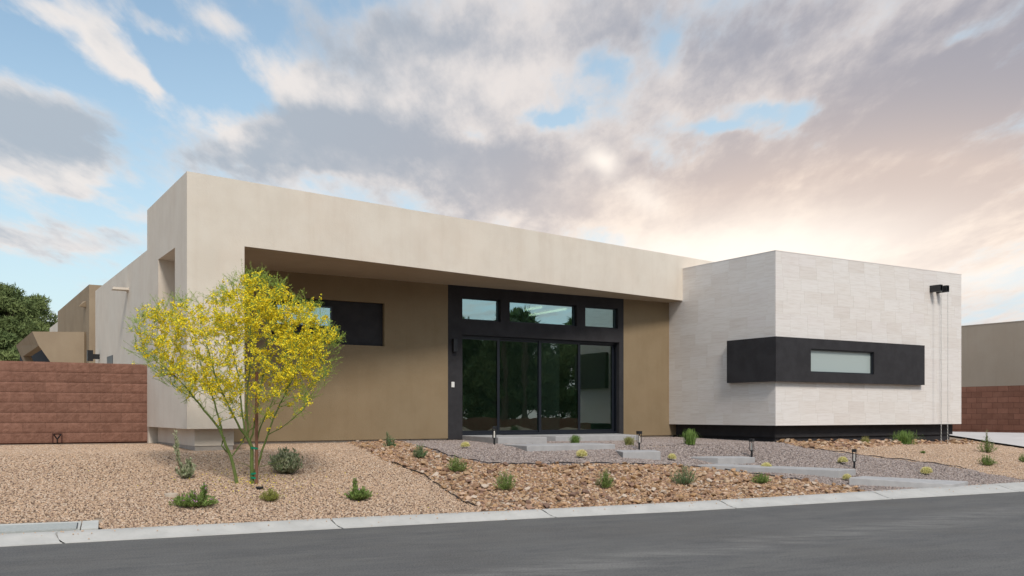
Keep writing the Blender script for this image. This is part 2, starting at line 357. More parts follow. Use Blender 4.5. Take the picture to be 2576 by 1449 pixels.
def terrain(x, y):
    kb = kback(x); f = front(x)
    if y < kb: return -.10
    zf = float(np.interp(x, [-30, -12, -5.7, 6.3, 10, 13, 16, 24], [.86, .86, .835, .815, .76, .64, .45, .2]))
    zb = float(np.interp(x, [-12, -7, 0, 5, 12, 18], [.925, .905, .885, .87, .80, .80]))
    if y < f:
        t = (y-kb)/(f-kb); gz = t*(1.22-.22*t)
        dip = .17*math.exp(-((x-4.4)**2+(y-19.4)**2)/1.9)          # the path is cut into the slope
        return .085+(zf-.085)*gz-dip+.018*math.sin(x*1.3+y*.7)*math.sin(y*1.9-x*.6)*min(1, 4*t*(1-t))
    return zf+(zb-zf)*min(1, (y-f)/4)
def ray(px, py, lift=0.):
    """point of the ground that lies on the sight line through a pixel of the photograph"""
    u, v = (px-CX)/F, (py-HY)/F
    y = 8.0
    while y < 60:
        if H-v*y <= terrain(u*y, y)+lift: break
        y += .02
    return Vector((u*y, y, terrain(u*y, y)))
def inpoly(x, y, P):
    c = False; j = len(P)-1
    for i in range(len(P)):
        if (P[i][1] > y) != (P[j][1] > y) and x < (P[j][0]-P[i][0])*(y-P[i][1])/(P[j][1]-P[i][1])+P[i][0]: c = not c
        j = i
    return c

# ------------------------------------------------------------------ ground, road, kerb
xs = np.concatenate([np.arange(-120, -16, 8), np.arange(-16, 20, .4), np.arange(20, 130, 8)])
ys = np.concatenate([np.arange(-90, 8, 7), np.arange(8, 34, .35), np.arange(34, 60, 3), np.arange(60, 420, 40)])
V = [(x, y, terrain(x, y)-.012) for y in ys for x in xs]; nx = len(xs)
Fc = [(j*nx+i, j*nx+i+1, (j+1)*nx+i+1, (j+1)*nx+i) for j in range(len(ys)-1) for i in range(nx-1)]
tag(obj('ground', V, Fc, M_dirt, smooth=True), kind='structure')
# road: one sheet along the kerb
V = []; Fc = []
rx = [-60, -30, -14, -5.79, -3.23, -1.3, .55, 2.63, 4.6, 6.63, 9.93, 14, 30, 60]
for x in rx:
    V.append((x-.02, kroad(x)+.06, 0)); V.append((x+4.6, kroad(x)-8.6, 0.0))
for i in range(len(rx)-1): Fc.append((2*i+1, 2*i+3, 2*i+2, 2*i))
tag(obj('road', V, Fc, M_road), kind='structure')
kerb = empty('kerb', (0, 13.4, 0), kind='structure')
def kpt(x, w, z):
    """across the kerb: w=0 at the asphalt, 1 at the gravel"""
    xr = x+.22*(1-w); y = kback(x)*w+(kroad(xr))*(1-w)
    return (x*w+xr*(1-w), y, z)
prof = [(0, -.09), (0, .010), (.10, .018), (.28, .042), (.5, .078), (.62, .092), (.78, .098), (1, .098), (1, -.09)]
joints = [-26, -20, -14, -11.2, -8.4, -5.42, -2.44, .42, 3.35, 6.5, 9.6, 12.8, 18, 24]
for a, b in zip(joints[:-1], joints[1:]):
    n = 7; V = []; k = len(prof)
    for i in range(n+1):
        x = a+.012+(b-a-.024)*i/n
        V += [kpt(x, w, z) for w, z in prof]
    Fc = [(i*k+j, (i+1)*k+j, (i+1)*k+(j+1) % k, i*k+(j+1) % k) for i in range(n) for j in range(k)]
    Fc += [tuple(range(k)), tuple(range(n*k, n*k+k))[::-1]]
    obj('kerb_segment', V, Fc, M_kerb, kerb, bevel=.006)

# ------------------------------------------------------------------ gravel zones
def zone(pxs): return [tuple(ray(*p)[:2]) for p in pxs]
def pebble_mesh(name, m, seed, flat=.6, sub=1):
    r = random.Random(seed); bm = bmesh.new()
    if 'rock' in name:
        for _ in range(13):
            v = Vector((r.gauss(0, 1), r.gauss(0, 1), r.gauss(0, 1))).normalized()*.5*r.uniform(.82, 1.1)
            bm.verts.new((v.x*1.1, v.y*.85, v.z*flat))
        h = bmesh.ops.convex_hull(bm, input=bm.verts[:]); 
        me = bpy.data.meshes.new(name); bm.to_mesh(me); bm.free(); me.materials.append(m); return me
    bmesh.ops.create_icosphere(bm, subdivisions=sub, radius=.5)
    sx, sy, sz = r.uniform(.75, 1.15), r.uniform(.55, .85), flat*r.uniform(.75, 1.15)
    for v in bm.verts:
        k = 1+r.uniform(-.22, .18); v.co = Vector((v.co.x*sx*k, v.co.y*sy*k, v.co.z*sz*k))
    me = bpy.data.meshes.new(name); bm.to_mesh(me); bm.free(); me.materials.append(m); return me
def pebble_coll(name, m, flat=.6):
    c = bpy.data.collections.new(name)
    for i in range(6): c.objects.link(bpy.data.objects.new(name, pebble_mesh(name, m, i+len(name), flat)))
    return c
C_tan, C_grey, C_rock = pebble_coll('tan_pebble', M_pebble, .62), pebble_coll('grey_pebble', M_greyp, .5), pebble_coll('rock', M_rock, .62)
def scatter(o, coll, density, smin, smax, seed, tilt=.8):
    ng = bpy.data.node_groups.new('scatter_stones', 'GeometryNodeTree')
    ng.interface.new_socket('Geometry', in_out='INPUT', socket_type='NodeSocketGeometry')
    ng.interface.new_socket('Geometry', in_out='OUTPUT', socket_type='NodeSocketGeometry')
    N, L = ng.nodes, ng.links
    gi, go = N.new('NodeGroupInput'), N.new('NodeGroupOutput')
    d = N.new('GeometryNodeDistributePointsOnFaces'); d.inputs['Density'].default_value = density; d.inputs['Seed'].default_value = seed
    ci = N.new('GeometryNodeCollectionInfo'); ci.inputs[0].default_value = coll; ci.inputs['Separate Children'].default_value = True; ci.inputs['Reset Children'].default_value = True
    ip = N.new('GeometryNodeInstanceOnPoints'); ip.inputs['Pick Instance'].default_value = True
    rr = N.new('FunctionNodeRandomValue'); rr.data_type = 'FLOAT_VECTOR'; rr.inputs[0].default_value = (-tilt, -tilt, 0); rr.inputs[1].default_value = (tilt, tilt, 6.28)
    rs = N.new('FunctionNodeRandomValue'); rs.data_type = 'FLOAT'; rs.inputs[2].default_value = smin; rs.inputs[3].default_value = smax; rs.inputs['Seed'].default_value = 5
    jn = N.new('GeometryNodeJoinGeometry')
    L.new(gi.outputs[0], d.inputs['Mesh']); L.new(d.outputs['Points'], ip.inputs['Points']); L.new(ci.outputs[0], ip.inputs['Instance'])
    L.new(rr.outputs[0], ip.inputs['Rotation']); L.new(rs.outputs[1], ip.inputs['Scale'])
    L.new(ip.outputs[0], jn.inputs[0]); L.new(gi.outputs[0], jn.inputs[0]); L.new(jn.outputs[0], go.inputs[0])
    o.modifiers.new('scatter', 'NODES').node_group = ng
def patch(name, poly, m, cell=.12, excl=(), parent=None):
    x0, x1 = min(p[0] for p in poly), max(p[0] for p in poly); y0, y1 = min(p[1] for p in poly), max(p[1] for p in poly)
    V = []; idx = {}; Fc = []
    def vid(i, j):
        if (i, j) not in idx:
            x, y = i*cell, j*cell; idx[(i, j)] = len(V); V.append((x, y, max(terrain(x, y), .03)-.009))
        return idx[(i, j)]
    for i in range(int(x0/cell)-1, int(x1/cell)+2):
        for j in range(int(y0/cell)-1, int(y1/cell)+2):
            x, y = (i+.5)*cell, (j+.5)*cell
            jx, jy = .07*math.sin(x*9.1+y*4.3), .07*math.sin(y*8.3-x*5.1)
            if y < kback(x)+.02 or not inpoly(x+jx, y+jy, poly) or any(inpoly(x, y, e) for e in excl): continue
            Fc.append((vid(i, j), vid(i+1, j), vid(i+1, j+1), vid(i, j+1)))
    return obj(name, V, Fc, m, parent)
def off(P, d=(0, 0)): return [(p[0]+d[0], p[1]+d[1]) for p in P]
# zone outlines follow the photograph: kerb side points are pushed past the kerb and clipped by it
tanL = zone([(-420, 1125), (395, 1116), (560, 1120), (868, 1114), (930, 1135), (985, 1163), (1070, 1198), (1130, 1240), (1165, 1262), (1215, 1280)])
tanL += [(-1.1, 12.6), (-6, 10.2), (-13.2, 7.0), (-13.2, 13.0)]
brown = zone([(868, 1112), (1000, 1109.5), (1060, 1125), (1120, 1144), (1165, 1155), (1230, 1165), (1300, 1169), (1450, 1166), (1600, 1169), (1720, 1173), (1800, 1179), (1880, 1190), (1960, 1202), (2040, 1211), (2110, 1222), (2170, 1231)])
brown += [(6.0, 16.0), (3, 14.4), (0.2, 13.1), (-.9, 12.6)] + zone([(1215, 1280), (1165, 1262), (1130, 1240), (1070, 1198), (985, 1163), (930, 1135)])
grey = zone([(1000, 1109.5), (1060, 1125), (1120, 1144), (1165, 1155), (1230, 1165), (1300, 1169), (1450, 1166), (1600, 1169), (1720, 1173), (1800, 1179), (1880, 1190), (1960, 1202), (2040, 1211), (2110, 1222), (2170, 1231)])
grey += [(6.4, 16.2), (9.5, 17.9), (11.6, 19.4), (11.8, 20.2)] + zone([(2576, 1206), (2480, 1190), (2390, 1172), (2280, 1158), (2180, 1147), (2060, 1131), (1960, 1113)])
grey += [HF(.3, .3), HF(.3, 3.7), HF(-6, 3.8), HF(-7.4, 3.83)]
brown2 = zone([(1960, 1113), (2010, 1124), (2060, 1131), (2130, 1130), (2220, 1121), (2330, 1117), (2420, 1117), (2476, 1113.5)]) + [HF(8.6, 1.1), HF(7.3, .4), HF(.3, .3)]
tanR = zone([(2060, 1131), (2180, 1147), (2280, 1158), (2390, 1172), (2480, 1190), (2576, 1206)]) + [(11.8, 20.2), (14.0, 21.4), (16.5, 23.2)]
tanR += zone([(2640, 1139), (2576, 1129), (2499, 1117.5), (2420, 1117), (2330, 1117), (2220, 1121), (2130, 1130)])
strip = [(16.2, 36.9), (22.0, 27.4), (21.4, 27.1), (15.5, 36.5)]
for nm, poly, m, coll, den, s0, s1, lab, ex in (
        ('tan_gravel', tanL, M_soil, C_tan, 1750, .023, .046, 'fine pinkish tan gravel around the flowering tree on the left', (zone([(-80, 1352), (250, 1337), (252, 1306), (206, 1309), (-80, 1319)]),)),
        ('grey_gravel', grey, M_soilg, C_grey, 1000, .034, .066, 'grey mauve gravel around the concrete steps', ()),
        ('tan_gravel', tanR, M_soil, C_tan, 1250, .026, .052, 'fine tan gravel on the slope right of the steps', (brown2,)),
        ('wall_foot_gravel', strip, M_soil, C_tan, 900, .03, .06, 'gravel strip at the foot of the smooth red block wall', ())):
    o = patch(nm, poly, m, excl=ex); scatter(o, coll, den, s0, s1, len(lab)); tag(o, lab, 'gravel', kind='stuff')
bed = empty('rock_bed', (1.0, 15.2, .3), kind='structure')
o = patch('small_rocks', brown, M_soil, parent=bed); scatter(o, C_rock, 520, .04, .09, 3, .7); o['kind'] = 'stuff'
rock_meshes = [pebble_mesh('rock', M_rock, 100+i, .66, 1) for i in range(12)]
pts = []
while len(pts) < 285:
    x, y = rnd.uniform(-5, 7), rnd.uniform(12.7, 21)
    if rnd.random() < (13/y)**3 and inpoly(x, y, brown) and y > kback(x)+.08 and all((x-a)**2+(y-b)**2 > .09**2 for a, b in pts): pts.append((x, y))
for x, y in pts:
    o = link(bpy.data.objects.new('rock', rnd.choice(rock_meshes)), bed)
    s = rnd.uniform(.09, .155); o.scale = (s, s, s*rnd.uniform(.7, 1)); o.rotation_euler = (rnd.uniform(-.4, .4), rnd.uniform(-.4, .4), rnd.uniform(0, 6.28))
    o.location = Vector((x, y, terrain(x, y)+.03)) - bed.location
bed2 = empty('rock_border', tuple(HF(4, -.4))+(.78,), kind='structure')
o = patch('small_rocks', brown2, M_soil, parent=bed2); scatter(o, C_rock, 300, .07, .14, 9, .7); o['kind'] = 'stuff'
n = 0
while n < 90:
    x, y = rnd.uniform(6, 15), rnd.uniform(21, 28)
    if inpoly(x, y, brown2):
        n += 1; o = link(bpy.data.objects.new('rock', rnd.choice(rock_meshes)), bed2)
        s = rnd.uniform(.12, .22); o.scale = (s, s, s*.8); o.rotation_euler = (rnd.uniform(-.4, .4), rnd.uniform(-.4, .4), rnd.uniform(0, 6.28))
        o.location = Vector((x, y, terrain(x, y)+.04)) - bed2.location
# thin black edging between the gravels
def edging(pxs, lab):
    p = [ray(*q) for q in pxs]; q = []
    for a, b in zip(p[:-1], p[1:]):
        for k in range(6):
            c = a.lerp(b, k/6); q.append((c.x, c.y, terrain(c.x, c.y)+.012+.014*math.sin(k*1.7+a.x*3)))
    tag(MB().tube(q, .010, 5).build('garden_edging', M_metal), lab, 'edging')
edging([(2015, 1125), (2060, 1131), (2180, 1147), (2280, 1158), (2390, 1172), (2440, 1181)], 'thin black edging between grey gravel and tan gravel right of the steps')
edging([(1060, 1125), (1120, 1144), (1165, 1155), (1230, 1165), (1300, 1169), (1450, 1166), (1600, 1169), (1720, 1173), (1800, 1179), (1960, 1202), (2040, 1211)], 'thin black edging between brown rocks and grey gravel')
edging([(985, 1163), (1070, 1198), (1130, 1240), (1165, 1262), (1205, 1277)], 'thin black edging between brown rocks and fine tan gravel')
# driveway
dp = [tuple(ray(*p)[:2]) for p in [(2385, 1098), (2440, 1106), (2499, 1116.5), (2576, 1128), (2640, 1138), (2760, 1150)]] + [(24, 24.5), (23, 27.0), (20.8, 28.2), (15.6, 36.2), (13.2, 34.9)]
bm = bmesh.new(); bm.faces.new([bm.verts.new((x, y, 0)) for x, y in dp]); bmesh.ops.triangulate(bm, faces=bm.faces)
for _ in range(4): bmesh.ops.subdivide_edges(bm, edges=bm.edges[:], cuts=1)
bmesh.ops.triangulate(bm, faces=bm.faces)
for v in bm.verts: v.co.z = terrain(v.co.x, v.co.y)+.05
me = bpy.data.meshes.new('driveway'); bm.to_mesh(me); bm.free(); me.materials.append(M_drive)
tag(link(bpy.data.objects.new('driveway', me)), kind='structure')

# ------------------------------------------------------------------ the house
ZS, ZT, ZB = 4.575, 5.77, 1.24      # soffit, portal top, underside of the raised portal
house = empty('modern_house', tuple(HF(-5, 2))+(.86,), 'flat roofed cream stucco house with a deep entry portal and a pale stone wing', 'house')
D = PF(0, 3.68)
b = MB()
b.prism([P0, PF(16.2, 0), HF(2.6, 9), (D[0]+EF[0]*6+EL[0]*3, D[1]+EF[1]*6+EL[1]*3), D], ZS, ZT)
b.build('portal_roof', M_cream, house)
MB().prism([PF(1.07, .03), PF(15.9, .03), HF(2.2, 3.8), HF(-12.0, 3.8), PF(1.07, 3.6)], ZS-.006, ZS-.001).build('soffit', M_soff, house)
b = MB()
b.prism([PF(0, 0), PF(1.07, 0), PF(1.07, .98), PF(0, .98)], ZB, ZS)
b.prism([PF(0, 2.52), PF(1.07, 2.52), PF(1.07, 3.68), PF(0, 3.68)], ZB, ZS)
b.prism([PF(0, .98), PF(1.07, .98), PF(1.07, 2.52), PF(0, 2.52)], ZB, 2.5)
b.build('portal_leg', M_cream, house)
Q = (-5.69, 16.77)
MB().prism([PF(0, 0, Q), PF(.74, 0, Q), PF(.74, 3.3, Q), PF(0, 3.3, Q)], .926, ZB).build('portal_base', M_cream, house)
Q2 = PF(.012, .015, Q)
MB().prism([PF(0, 0, Q2), PF(.715, 0, Q2), PF(.715, 3.27, Q2), PF(0, 3.27, Q2)], .70, .926).build('base_footing', M_foot, house)
# entry wall under the portal
b = MB()
for a0, a1, z0, z1 in ((-13.0, -11.1, .925, ZS), (-11.1, -8.49, .925, 3.05), (-11.1, -8.49, 4.03, ZS), (-8.49, -6.86, .925, ZS)):
    b.hbox(a0, a1, 3.85, 4.15, z0, z1)
b.build('entry_wall', M_tan, house)
MB().hbox(-1.585, .3, 3.85, 4.15, .925, ZS).build('entry_wall', M_tan, house)
MB().hbox(-12.9, 0.2, 3.90, 4.1, .70, .925).build('wall_footing', M_foot, house)
# side wall running back, rear wing, white end wall
def side_prism(s0, s1, inset, w, z0, z1, o=P0):
    return [PF(0, 0, (o[0]+EF[0]*inset+EL[0]*s, o[1]+EF[1]*inset+EL[1]*s)) for s in (s0, s1)] + [PF(0, 0, (o[0]+EF[0]*(inset+w)+EL[0]*s, o[1]+EF[1]*(inset+w)+EL[1]*s)) for s in (s1, s0)]
sw = MB()
sw.prism(side_prism(3.68, 11.5, .03, .35, 0, 0), ZB-.4, 4.96)
sw.prism(side_prism(11.2, 11.5, .38, 10, 0, 0), .8, 4.96)
sw.build('side_wall', M_cream, house)
def pxw(px, py, Y): return ((px-CX)/F*Y, Y, H+(HY-py)*Y/F)
A = pxw(224.2, 715.6, 27.5)
wing = MB(); AX = (A[0], A[1])
wing.prism([AX, (AX[0]+EF[0]*4, AX[1]+EF[1]*4), (AX[0]+EF[0]*4+EL[0]*8.5, AX[1]+EF[1]*4+EL[1]*8.5), (AX[0]+EL[0]*8.5, AX[1]+EL[1]*8.5)], .7, A[2])
rw = wing.build('rear_wing', M_olive, house)
B_ = (AX[0]+EL[0]*8.45+EF[0]*.05, AX[1]+EL[1]*8.45+EF[1]*.05)
MB().prism([B_, (B_[0]+EF[0]*4, B_[1]+EF[1]*4), (B_[0]+EF[0]*4+EL[0]*3.6, B_[1]+EF[1]*4+EL[1]*3.6), (B_[0]+EL[0]*3.6, B_[1]+EL[1]*3.6)], .7, 4.98).build('rear_wall', M_cream, house)
# angular canopy by the rear wing
cn = MB()
def slab(pts, dvec):
    n = len(pts); V = [Vector(p) for p in pts]; V2 = [v+Vector(dvec) for v in V]
    cn.add(V+V2, [tuple(range(n)), tuple(range(n, 2*n))[::-1]]+[(i, i+n, (i+1) % n+n, (i+1) % n) for i in range(n)])
p1, p2 = pxw(80.8, 834, 28), pxw(97.2, 869.3, 28)
slab([p1, pxw(211.7, 835, 28), pxw(211.7, 935, 28), pxw(144, 935, 28), p2], (.05, .22, 0))
slab([p1, p2, pxw(58.3, 896, 32.5), pxw(78, 935, 32.5), pxw(70, 935, 33.2), pxw(40, 869.3, 33.7)], (.22, .1, 0))
slab([(p1[0]+.3, p1[1]+.25, p1[2]-.03), (pxw(40, 869.3, 33.7)[0]+.3, 33.5, p1[2]-.03), (-12.5, 33.5, p1[2]-.03), (-12.5, 28.25, p1[2]-.03)], (0, 0, -.12))
obj('canopy_shade_panel', [pxw(50, 862, 34.5), pxw(212, 862, 34.5), pxw(212, 960, 34.5), pxw(50, 960, 34.5)], [(0, 1, 2, 3)], M_frame, house)  # dark panel stands in for the shade inside the canopy
cn.build('patio_canopy', M_olive, house)
MB().box(*[pxw(134, 0, 29.4)[0]+d for d in (-.03, .03)], 29.37, 29.43, .9, pxw(0, 877, 29.4)[2]).build('canopy_post', M_white, house)
# side wall scuppers, lamp, opening, conduit
def on_side(px, py, out=0.):
    k = (px-CX)/F; s = (k*P0[1]-P0[0])/(EL[0]-k*EL[1]); Y = P0[1]+s*EL[1]
    return (P0[0]+s*EL[0]-EF[0]*out, Y-EF[1]*out, H+(HY-py)*Y/F)
def side_box(name, s0, s1, out0, out1, z0, z1, m, parent=house, shear=0.):
    pts = []
    for s, o_ in ((s0, out0), (s0, out1), (s1, out1), (s1, out0)):
        pts.append((P0[0]+EL[0]*s-EF[0]*o_, P0[1]+EL[1]*s-EF[1]*o_))
    return MB().prism(pts, z0, z1).build(name, m, parent)
side_box('side_scupper', 6.05, 6.35, -.05, .32, 4.37, 4.42, M_cream)
sc = MB(); sc.add([pxw(199, 771, 27.9), pxw(217, 772, 28.1), pxw(217, 757, 28.1), pxw(209, 758, 28.5), pxw(199, 769.5, 27.9), pxw(217, 774, 28.5)], [(0, 1, 2, 4), (4, 2, 3), (0, 5, 1), (0, 4, 3, 5), (1, 5, 3, 2)]); sc.build('side_scupper', M_olive, house)
k0 = on_side(247, 895)
ss = (k0[1]-P0[1])/EL[1]
lampo = side_box('side_wall_lamp', ss-.1, ss+.06, .14, .28, on_side(247, 909)[2], on_side(247, 882)[2], M_metal)
side_box('lamp_mount', ss-.06, ss+.02, -.04, .14, on_side(247, 899)[2]-.05, on_side(247, 893)[2]+.02, M_metal, lampo)
s1 = (on_side(281, 900)[1]-P0[1])/EL[1]; s2 = (on_side(267, 900)[1]-P0[1])/EL[1]
side_box('side_door', s1, s2, -.06, -.02, 1.0, on_side(275, 895)[2], M_frame)
# dark door surround with openings
b = MB(); bb = (3.85, 4.15)
for a0, a1, z0, z1 in ((-6.86, -6.47, .90, 4.31), (-6.47, -1.73, 3.41, 3.77), (-5.40, -5.14, 3.77, 4.31), (-3.11, -2.84, 3.77, 4.31), (-1.77, -1.73, 3.77, 4.31), (-1.73, -1.585, .98, 4.31), (-6.86, -1.585, 4.31, ZS)):
    b.hbox(a0, a1, *bb, z0, z1)
b.build('door_surround', M_black, house)
def rframe(a0, a1, z0, z1, w, b0, b1, wt=None, wb=None):
    wt = w if wt is None else wt; wb = w if wb is None else wb
    m = MB(); m.hbox(a0, a0+w, b0, b1, z0, z1); m.hbox(a1-w, a1, b0, b1, z0, z1)
    m.hbox(a0+w, a1-w, b0, b1, z1-wt, z1); m.hbox(a0+w, a1-w, b0, b1, z0, z0+wb); return m
for a0, a1 in ((-6.47, -5.40), (-5.14, -3.11), (-2.84, -1.77)):
    f = rframe(a0, a1, 3.77, 4.31, .03, 3.93, 4.02).build('transom_window', M_frame, house)
    MB().hbox(a0+.03, a1-.03, 3.965, 3.975, 3.80, 4.28).build('glass', M_glasst, f)
sd_ = rframe(-6.50, -1.70, .99, 3.41, .04, 3.97, 4.14, .05, .05).build('sliding_door', M_frame, house)
edges = [-6.46, -5.38, -4.15, -2.93, -1.80]
for i in range(4):
    a0, a1 = edges[i]-(.035 if i else 0), edges[i+1]+.035
    bo = 3.995+.035*(i % 2)
    pn = rframe(a0+.0, a1, 1.04, 3.36, .07, bo, bo+.034, .045, .06).build('door_panel', M_frame, sd_)
    # glass belongs to its door panel's door: panes sit in the panel frames
    MB().hbox(a0+.07, a1-.07, bo+.012, bo+.02, 1.10, 3.315).build('glass', M_glass, sd_)
# window in the entry wall
MB().hbox(-11.1, -8.49, 3.95, 4.1, 3.05, 4.03).build('window_panel', M_black, house)
f = rframe(-11.0, -9.72, 3.42, 3.89, .035, 3.90, 3.949).build('strip_window', M_frame, house)
MB().hbox(-10.965, -9.755, 3.925, 3.94, 3.455, 3.855).build('glass', M_glasst, f)
# small fittings by the door
MB().hbox(-6.76, -6.66, 3.74, 3.849, 2.98, 3.29).build('door_lamp', M_metal, house, bevel=.008)
MB().hbox(-6.775, -6.695, 3.825, 3.849, 2.14, 2.27).build('door_chime', M_white, house, bevel=.005)
# interior seen through the glass
b = MB(); b.hbox(-7.6, -7.5, 4.15, 9.5, .98, 4.5); b.hbox(-1.5, -1.4, 4.15, 7.0, .98, 4.5); b.hbox(-7.6, .5, 9.5, 9.6, .98, 4.5); b.hbox(-7.6, .5, 4.15, 9.6, 4.45, 4.55)
b.build('interior_wall', M_inw, house)
MB().hbox(-7.6, .5, 4.15, 9.6, .9, 1.0).build('interior_floor', M_infl, house)
for p, q in (((1333, 793), (1424, 777)), ((1322, 779), (1362, 773))):
    A_, B2 = [Vector(pxw(x, y, (4.40-H)*F/(HY-y))) for x, y in (p, q)]
    MB().tube([A_, B2], .035, 4).build('ceiling_light', M_strip, house)

# ------------------------------------------------------------------ stone wing with its tiles
ZW0, ZW1, AW = 1.225, 5.43, 7.43
wingo = MB().hbox(.0025, AW-.001, .0025, 6.5, ZW0+.001, ZW1-.001).build('stone_wing', M_joint, house)
MB().hbox(-.004, AW+.004, -.004, 3.9, ZW1, ZW1+.018).build('roof_edge', M_tile, wingo)
rows = 14; th = (ZW1-ZW0)/rows
def tile_mesh(w):
    e = .0010
    V = [(x, y, z) for y in (-.021, -.001) for x in (e, w-e) for z in (e*.8, th-e*.8)]
    V = [(.0 + v[0] + (.0 if v[1] > -.01 else (.001 if v[0] < w/2 else -.001)), v[1], v[2]) for v in V]
    return mesh('tile', V, [(0, 2, 3, 1), (4, 5, 7, 6), (0, 1, 5, 4), (2, 6, 7, 3), (1, 3, 7, 5), (0, 4, 6, 2)], M_tile)
cache = {}
def tiles(L, pos, rotz, r, skip):
    nn = 0
    for k in range(rows):
        x = 0.; first = r.uniform(.15, .61)
        while x < L-.005:
            w = first if x == 0 else .61
            w = min(w, L-x)
            if L-x-w < .08: w = L-x
            key = round(w, 3)
            z = ZW0+k*th
            if not skip(x, x+w, z, z+th):
                if key not in cache: cache[key] = tile_mesh(w)
                o = link(bpy.data.objects.new('tile', cache[key]), wingo); X, Y = pos(x)
                o.location = Vector((X, Y, z+0)) - wloc(wingo); o.rotation_euler = (0, 0, rotz); nn += 1
            x += w
    return nn
rF = math.atan2(EF[1], EF[0])
rt = random.Random(4)
n1_ = tiles(AW, lambda x: HF(x, .021), rF, rt, lambda x0, x1, z0, z1: z0 > 2.27 and z1 < 3.37 and x1 < 5.6)
n2_ = tiles(3.83, lambda x: HF(.021, 3.85-x), rF-math.pi/2, rt, lambda x0, x1, z0, z1: z0 > 2.27 and z1 < 3.37 and x0 > 2.4)
print('tiles', n1_, n2_)
# plinth in two steps
pl = MB().hbox(.25, 7.40, .25, 3.85, .93, ZW0).build('wing_plinth', M_black, house)
MB().hbox(.30, 7.33, .30, 3.85, .70, .93).build('plinth_footing', M_black, house)
# dark band wrapping the corner with its frosted window
b = MB(); o_ = .13
for a0, a1, z0, z1 in ((-o_, 1.09, 2.29, 3.36), (3.48, 5.58, 2.29, 3.36), (1.09, 3.48, 2.29, 2.53), (1.09, 3.48, 3.11, 3.36)):
    b.hbox(a0, a1, -o_, 0, z0, z1)
b.hbox(-o_, 0, 0, 1.50, 2.29, 3.36)
band = b.build('window_band', M_black, house)
f = rframe(1.09, 3.48, 2.53, 3.11, .028, -.085, -.0015).build('frosted_window', M_frame, house)
MB().hbox(1.118, 3.452, -.03, -.02, 2.558, 3.082).build('glass', M_frost, f)
# scuppers high on the wing, rain chains hanging from them
chains = []
for i, a0 in enumerate((5.98, 6.27)):
    d_ = .32
    s_ = MB(); s_.hbox(a0, a0+.012, -d_, .0, 4.84, 5.02); s_.hbox(a0+.10, a0+.112, -d_, 0, 4.84, 5.02); s_.hbox(a0+.012, a0+.10, -d_, 0, 4.84, 4.855); s_.hbox(a0+.012, a0+.10, -d_, 0, 5.005, 5.02); s_.hbox(a0+.012, a0+.10, -.02, 0, 4.855, 5.005)
    s_.build('roof_scupper', M_metal, house)
    x, y = HF(a0+.09, -d_+.03); zt_ = 4.84; zb_ = terrain(x, y)+.03
    m = MB(); L_ = .052; z = zt_; k = 0
    while z > zb_:
        c = Vector((x, y, z-L_/2)); ringp = []
        for j in range(8):
            t = 2*math.pi*j/8; h_ = .013*math.cos(t); v_ = (L_/2+.004)*math.sin(t)
            dr = Vector((EF[0], EF[1], 0)) if k % 2 else Vector((EL[0], EL[1], 0))
            ringp.append(c+dr*h_+Vector((0, 0, v_)))
        m.tube(ringp+[ringp[0]], .0042, 3, cap=False); z -= L_-.008; k += 1
    tag(m.build('rain_chain', M_chain, loc=(x, y, zb_)), ('galvanised rain chain hanging from the left roof scupper of the stone wing', 'galvanised rain chain hanging from the right roof scupper, nearest the wing end')[i], 'chain', 'rain chains on the stone wing')

# ------------------------------------------------------------------ block walls
def block_protos(n):
    out = []
    for i in range(n):
        r = np.random.default_rng(50+i); nx, nz = 9, 5; w, h = .401, .197
        V = []; Fc = []
        fld = r.normal(0, 1, (nz+1, nx+1)); 
        for j in range(nz+1):
            for k in range(nx+1):
                ed = (j in (0, nz)); ve = (k in (0, nx))
                V.append((.001+(w+.003)*k/nx, 0.0 if ed else (-.006 if ve else -.008-.0016*fld[j, k]), .003+h*j/nz))
        Fc = [(j*(nx+1)+k, j*(nx+1)+k+1, (j+1)*(nx+1)+k+1, (j+1)*(nx+1)+k) for j in range(nz) for k in range(nx)]
        b0 = len(V); V += [(.0025, .1, .003), (.0025+w, .1, .003), (.0025+w, .1, .2), (.0025, .1, .2)]
        c = [0, nx, (nz+1)*(nx+1)-1, nz*(nx+1)]
        Fc += [(b0, b0+1, c[1], c[0]), (c[3], c[2], b0+2, b0+3), (c[0], c[3], b0+3, b0), (b0+1, b0+2, c[2], c[1])]
        out.append(mesh('block', V, Fc, M_redb))
    return out
WL = (-7.42, 19.86)                      # right end, where the wall meets the portal base
bw = empty('split_face_block_wall', (WL[0]-2.5, WL[1]-1.5, .9), 'rough red split face block garden wall left of the portal', 'wall')
def WP(t, o): return (WL[0]-EF[0]*t+EL[0]*o, WL[1]-EF[1]*t+EL[1]*o)
LW = 13*.406
MB().prism([WP(0, .03), WP(LW, .03), WP(LW, .19), WP(0, .19)], .75, 2.548).build('wall_core', M_redm, bw)
protos = block_protos(6)
for k in range(8):
    z = .926+k*.203; t = -.0
    offs = .203 if k % 2 else 0
    n = 14 if k % 2 else 13
    for i in range(n):
        t0 = i*.406+.406-offs
        if t0 > LW+.01: continue
        o = link(bpy.data.objects.new('block', rnd.choice(protos)), bw)
        if t0 < .3 : 
            o.scale = (.5, 1, 1)
        X, Y = WP(t0, 0); o.location = Vector((X, Y, z)) - bw.location; o.rotation_euler = (0, 0, rF)
        if k == 0 and abs(WP(t0-.2, 0)[0]/WP(t0-.2, 0)[1]*F+CX-143) < 18: o.name = 'drain_block'
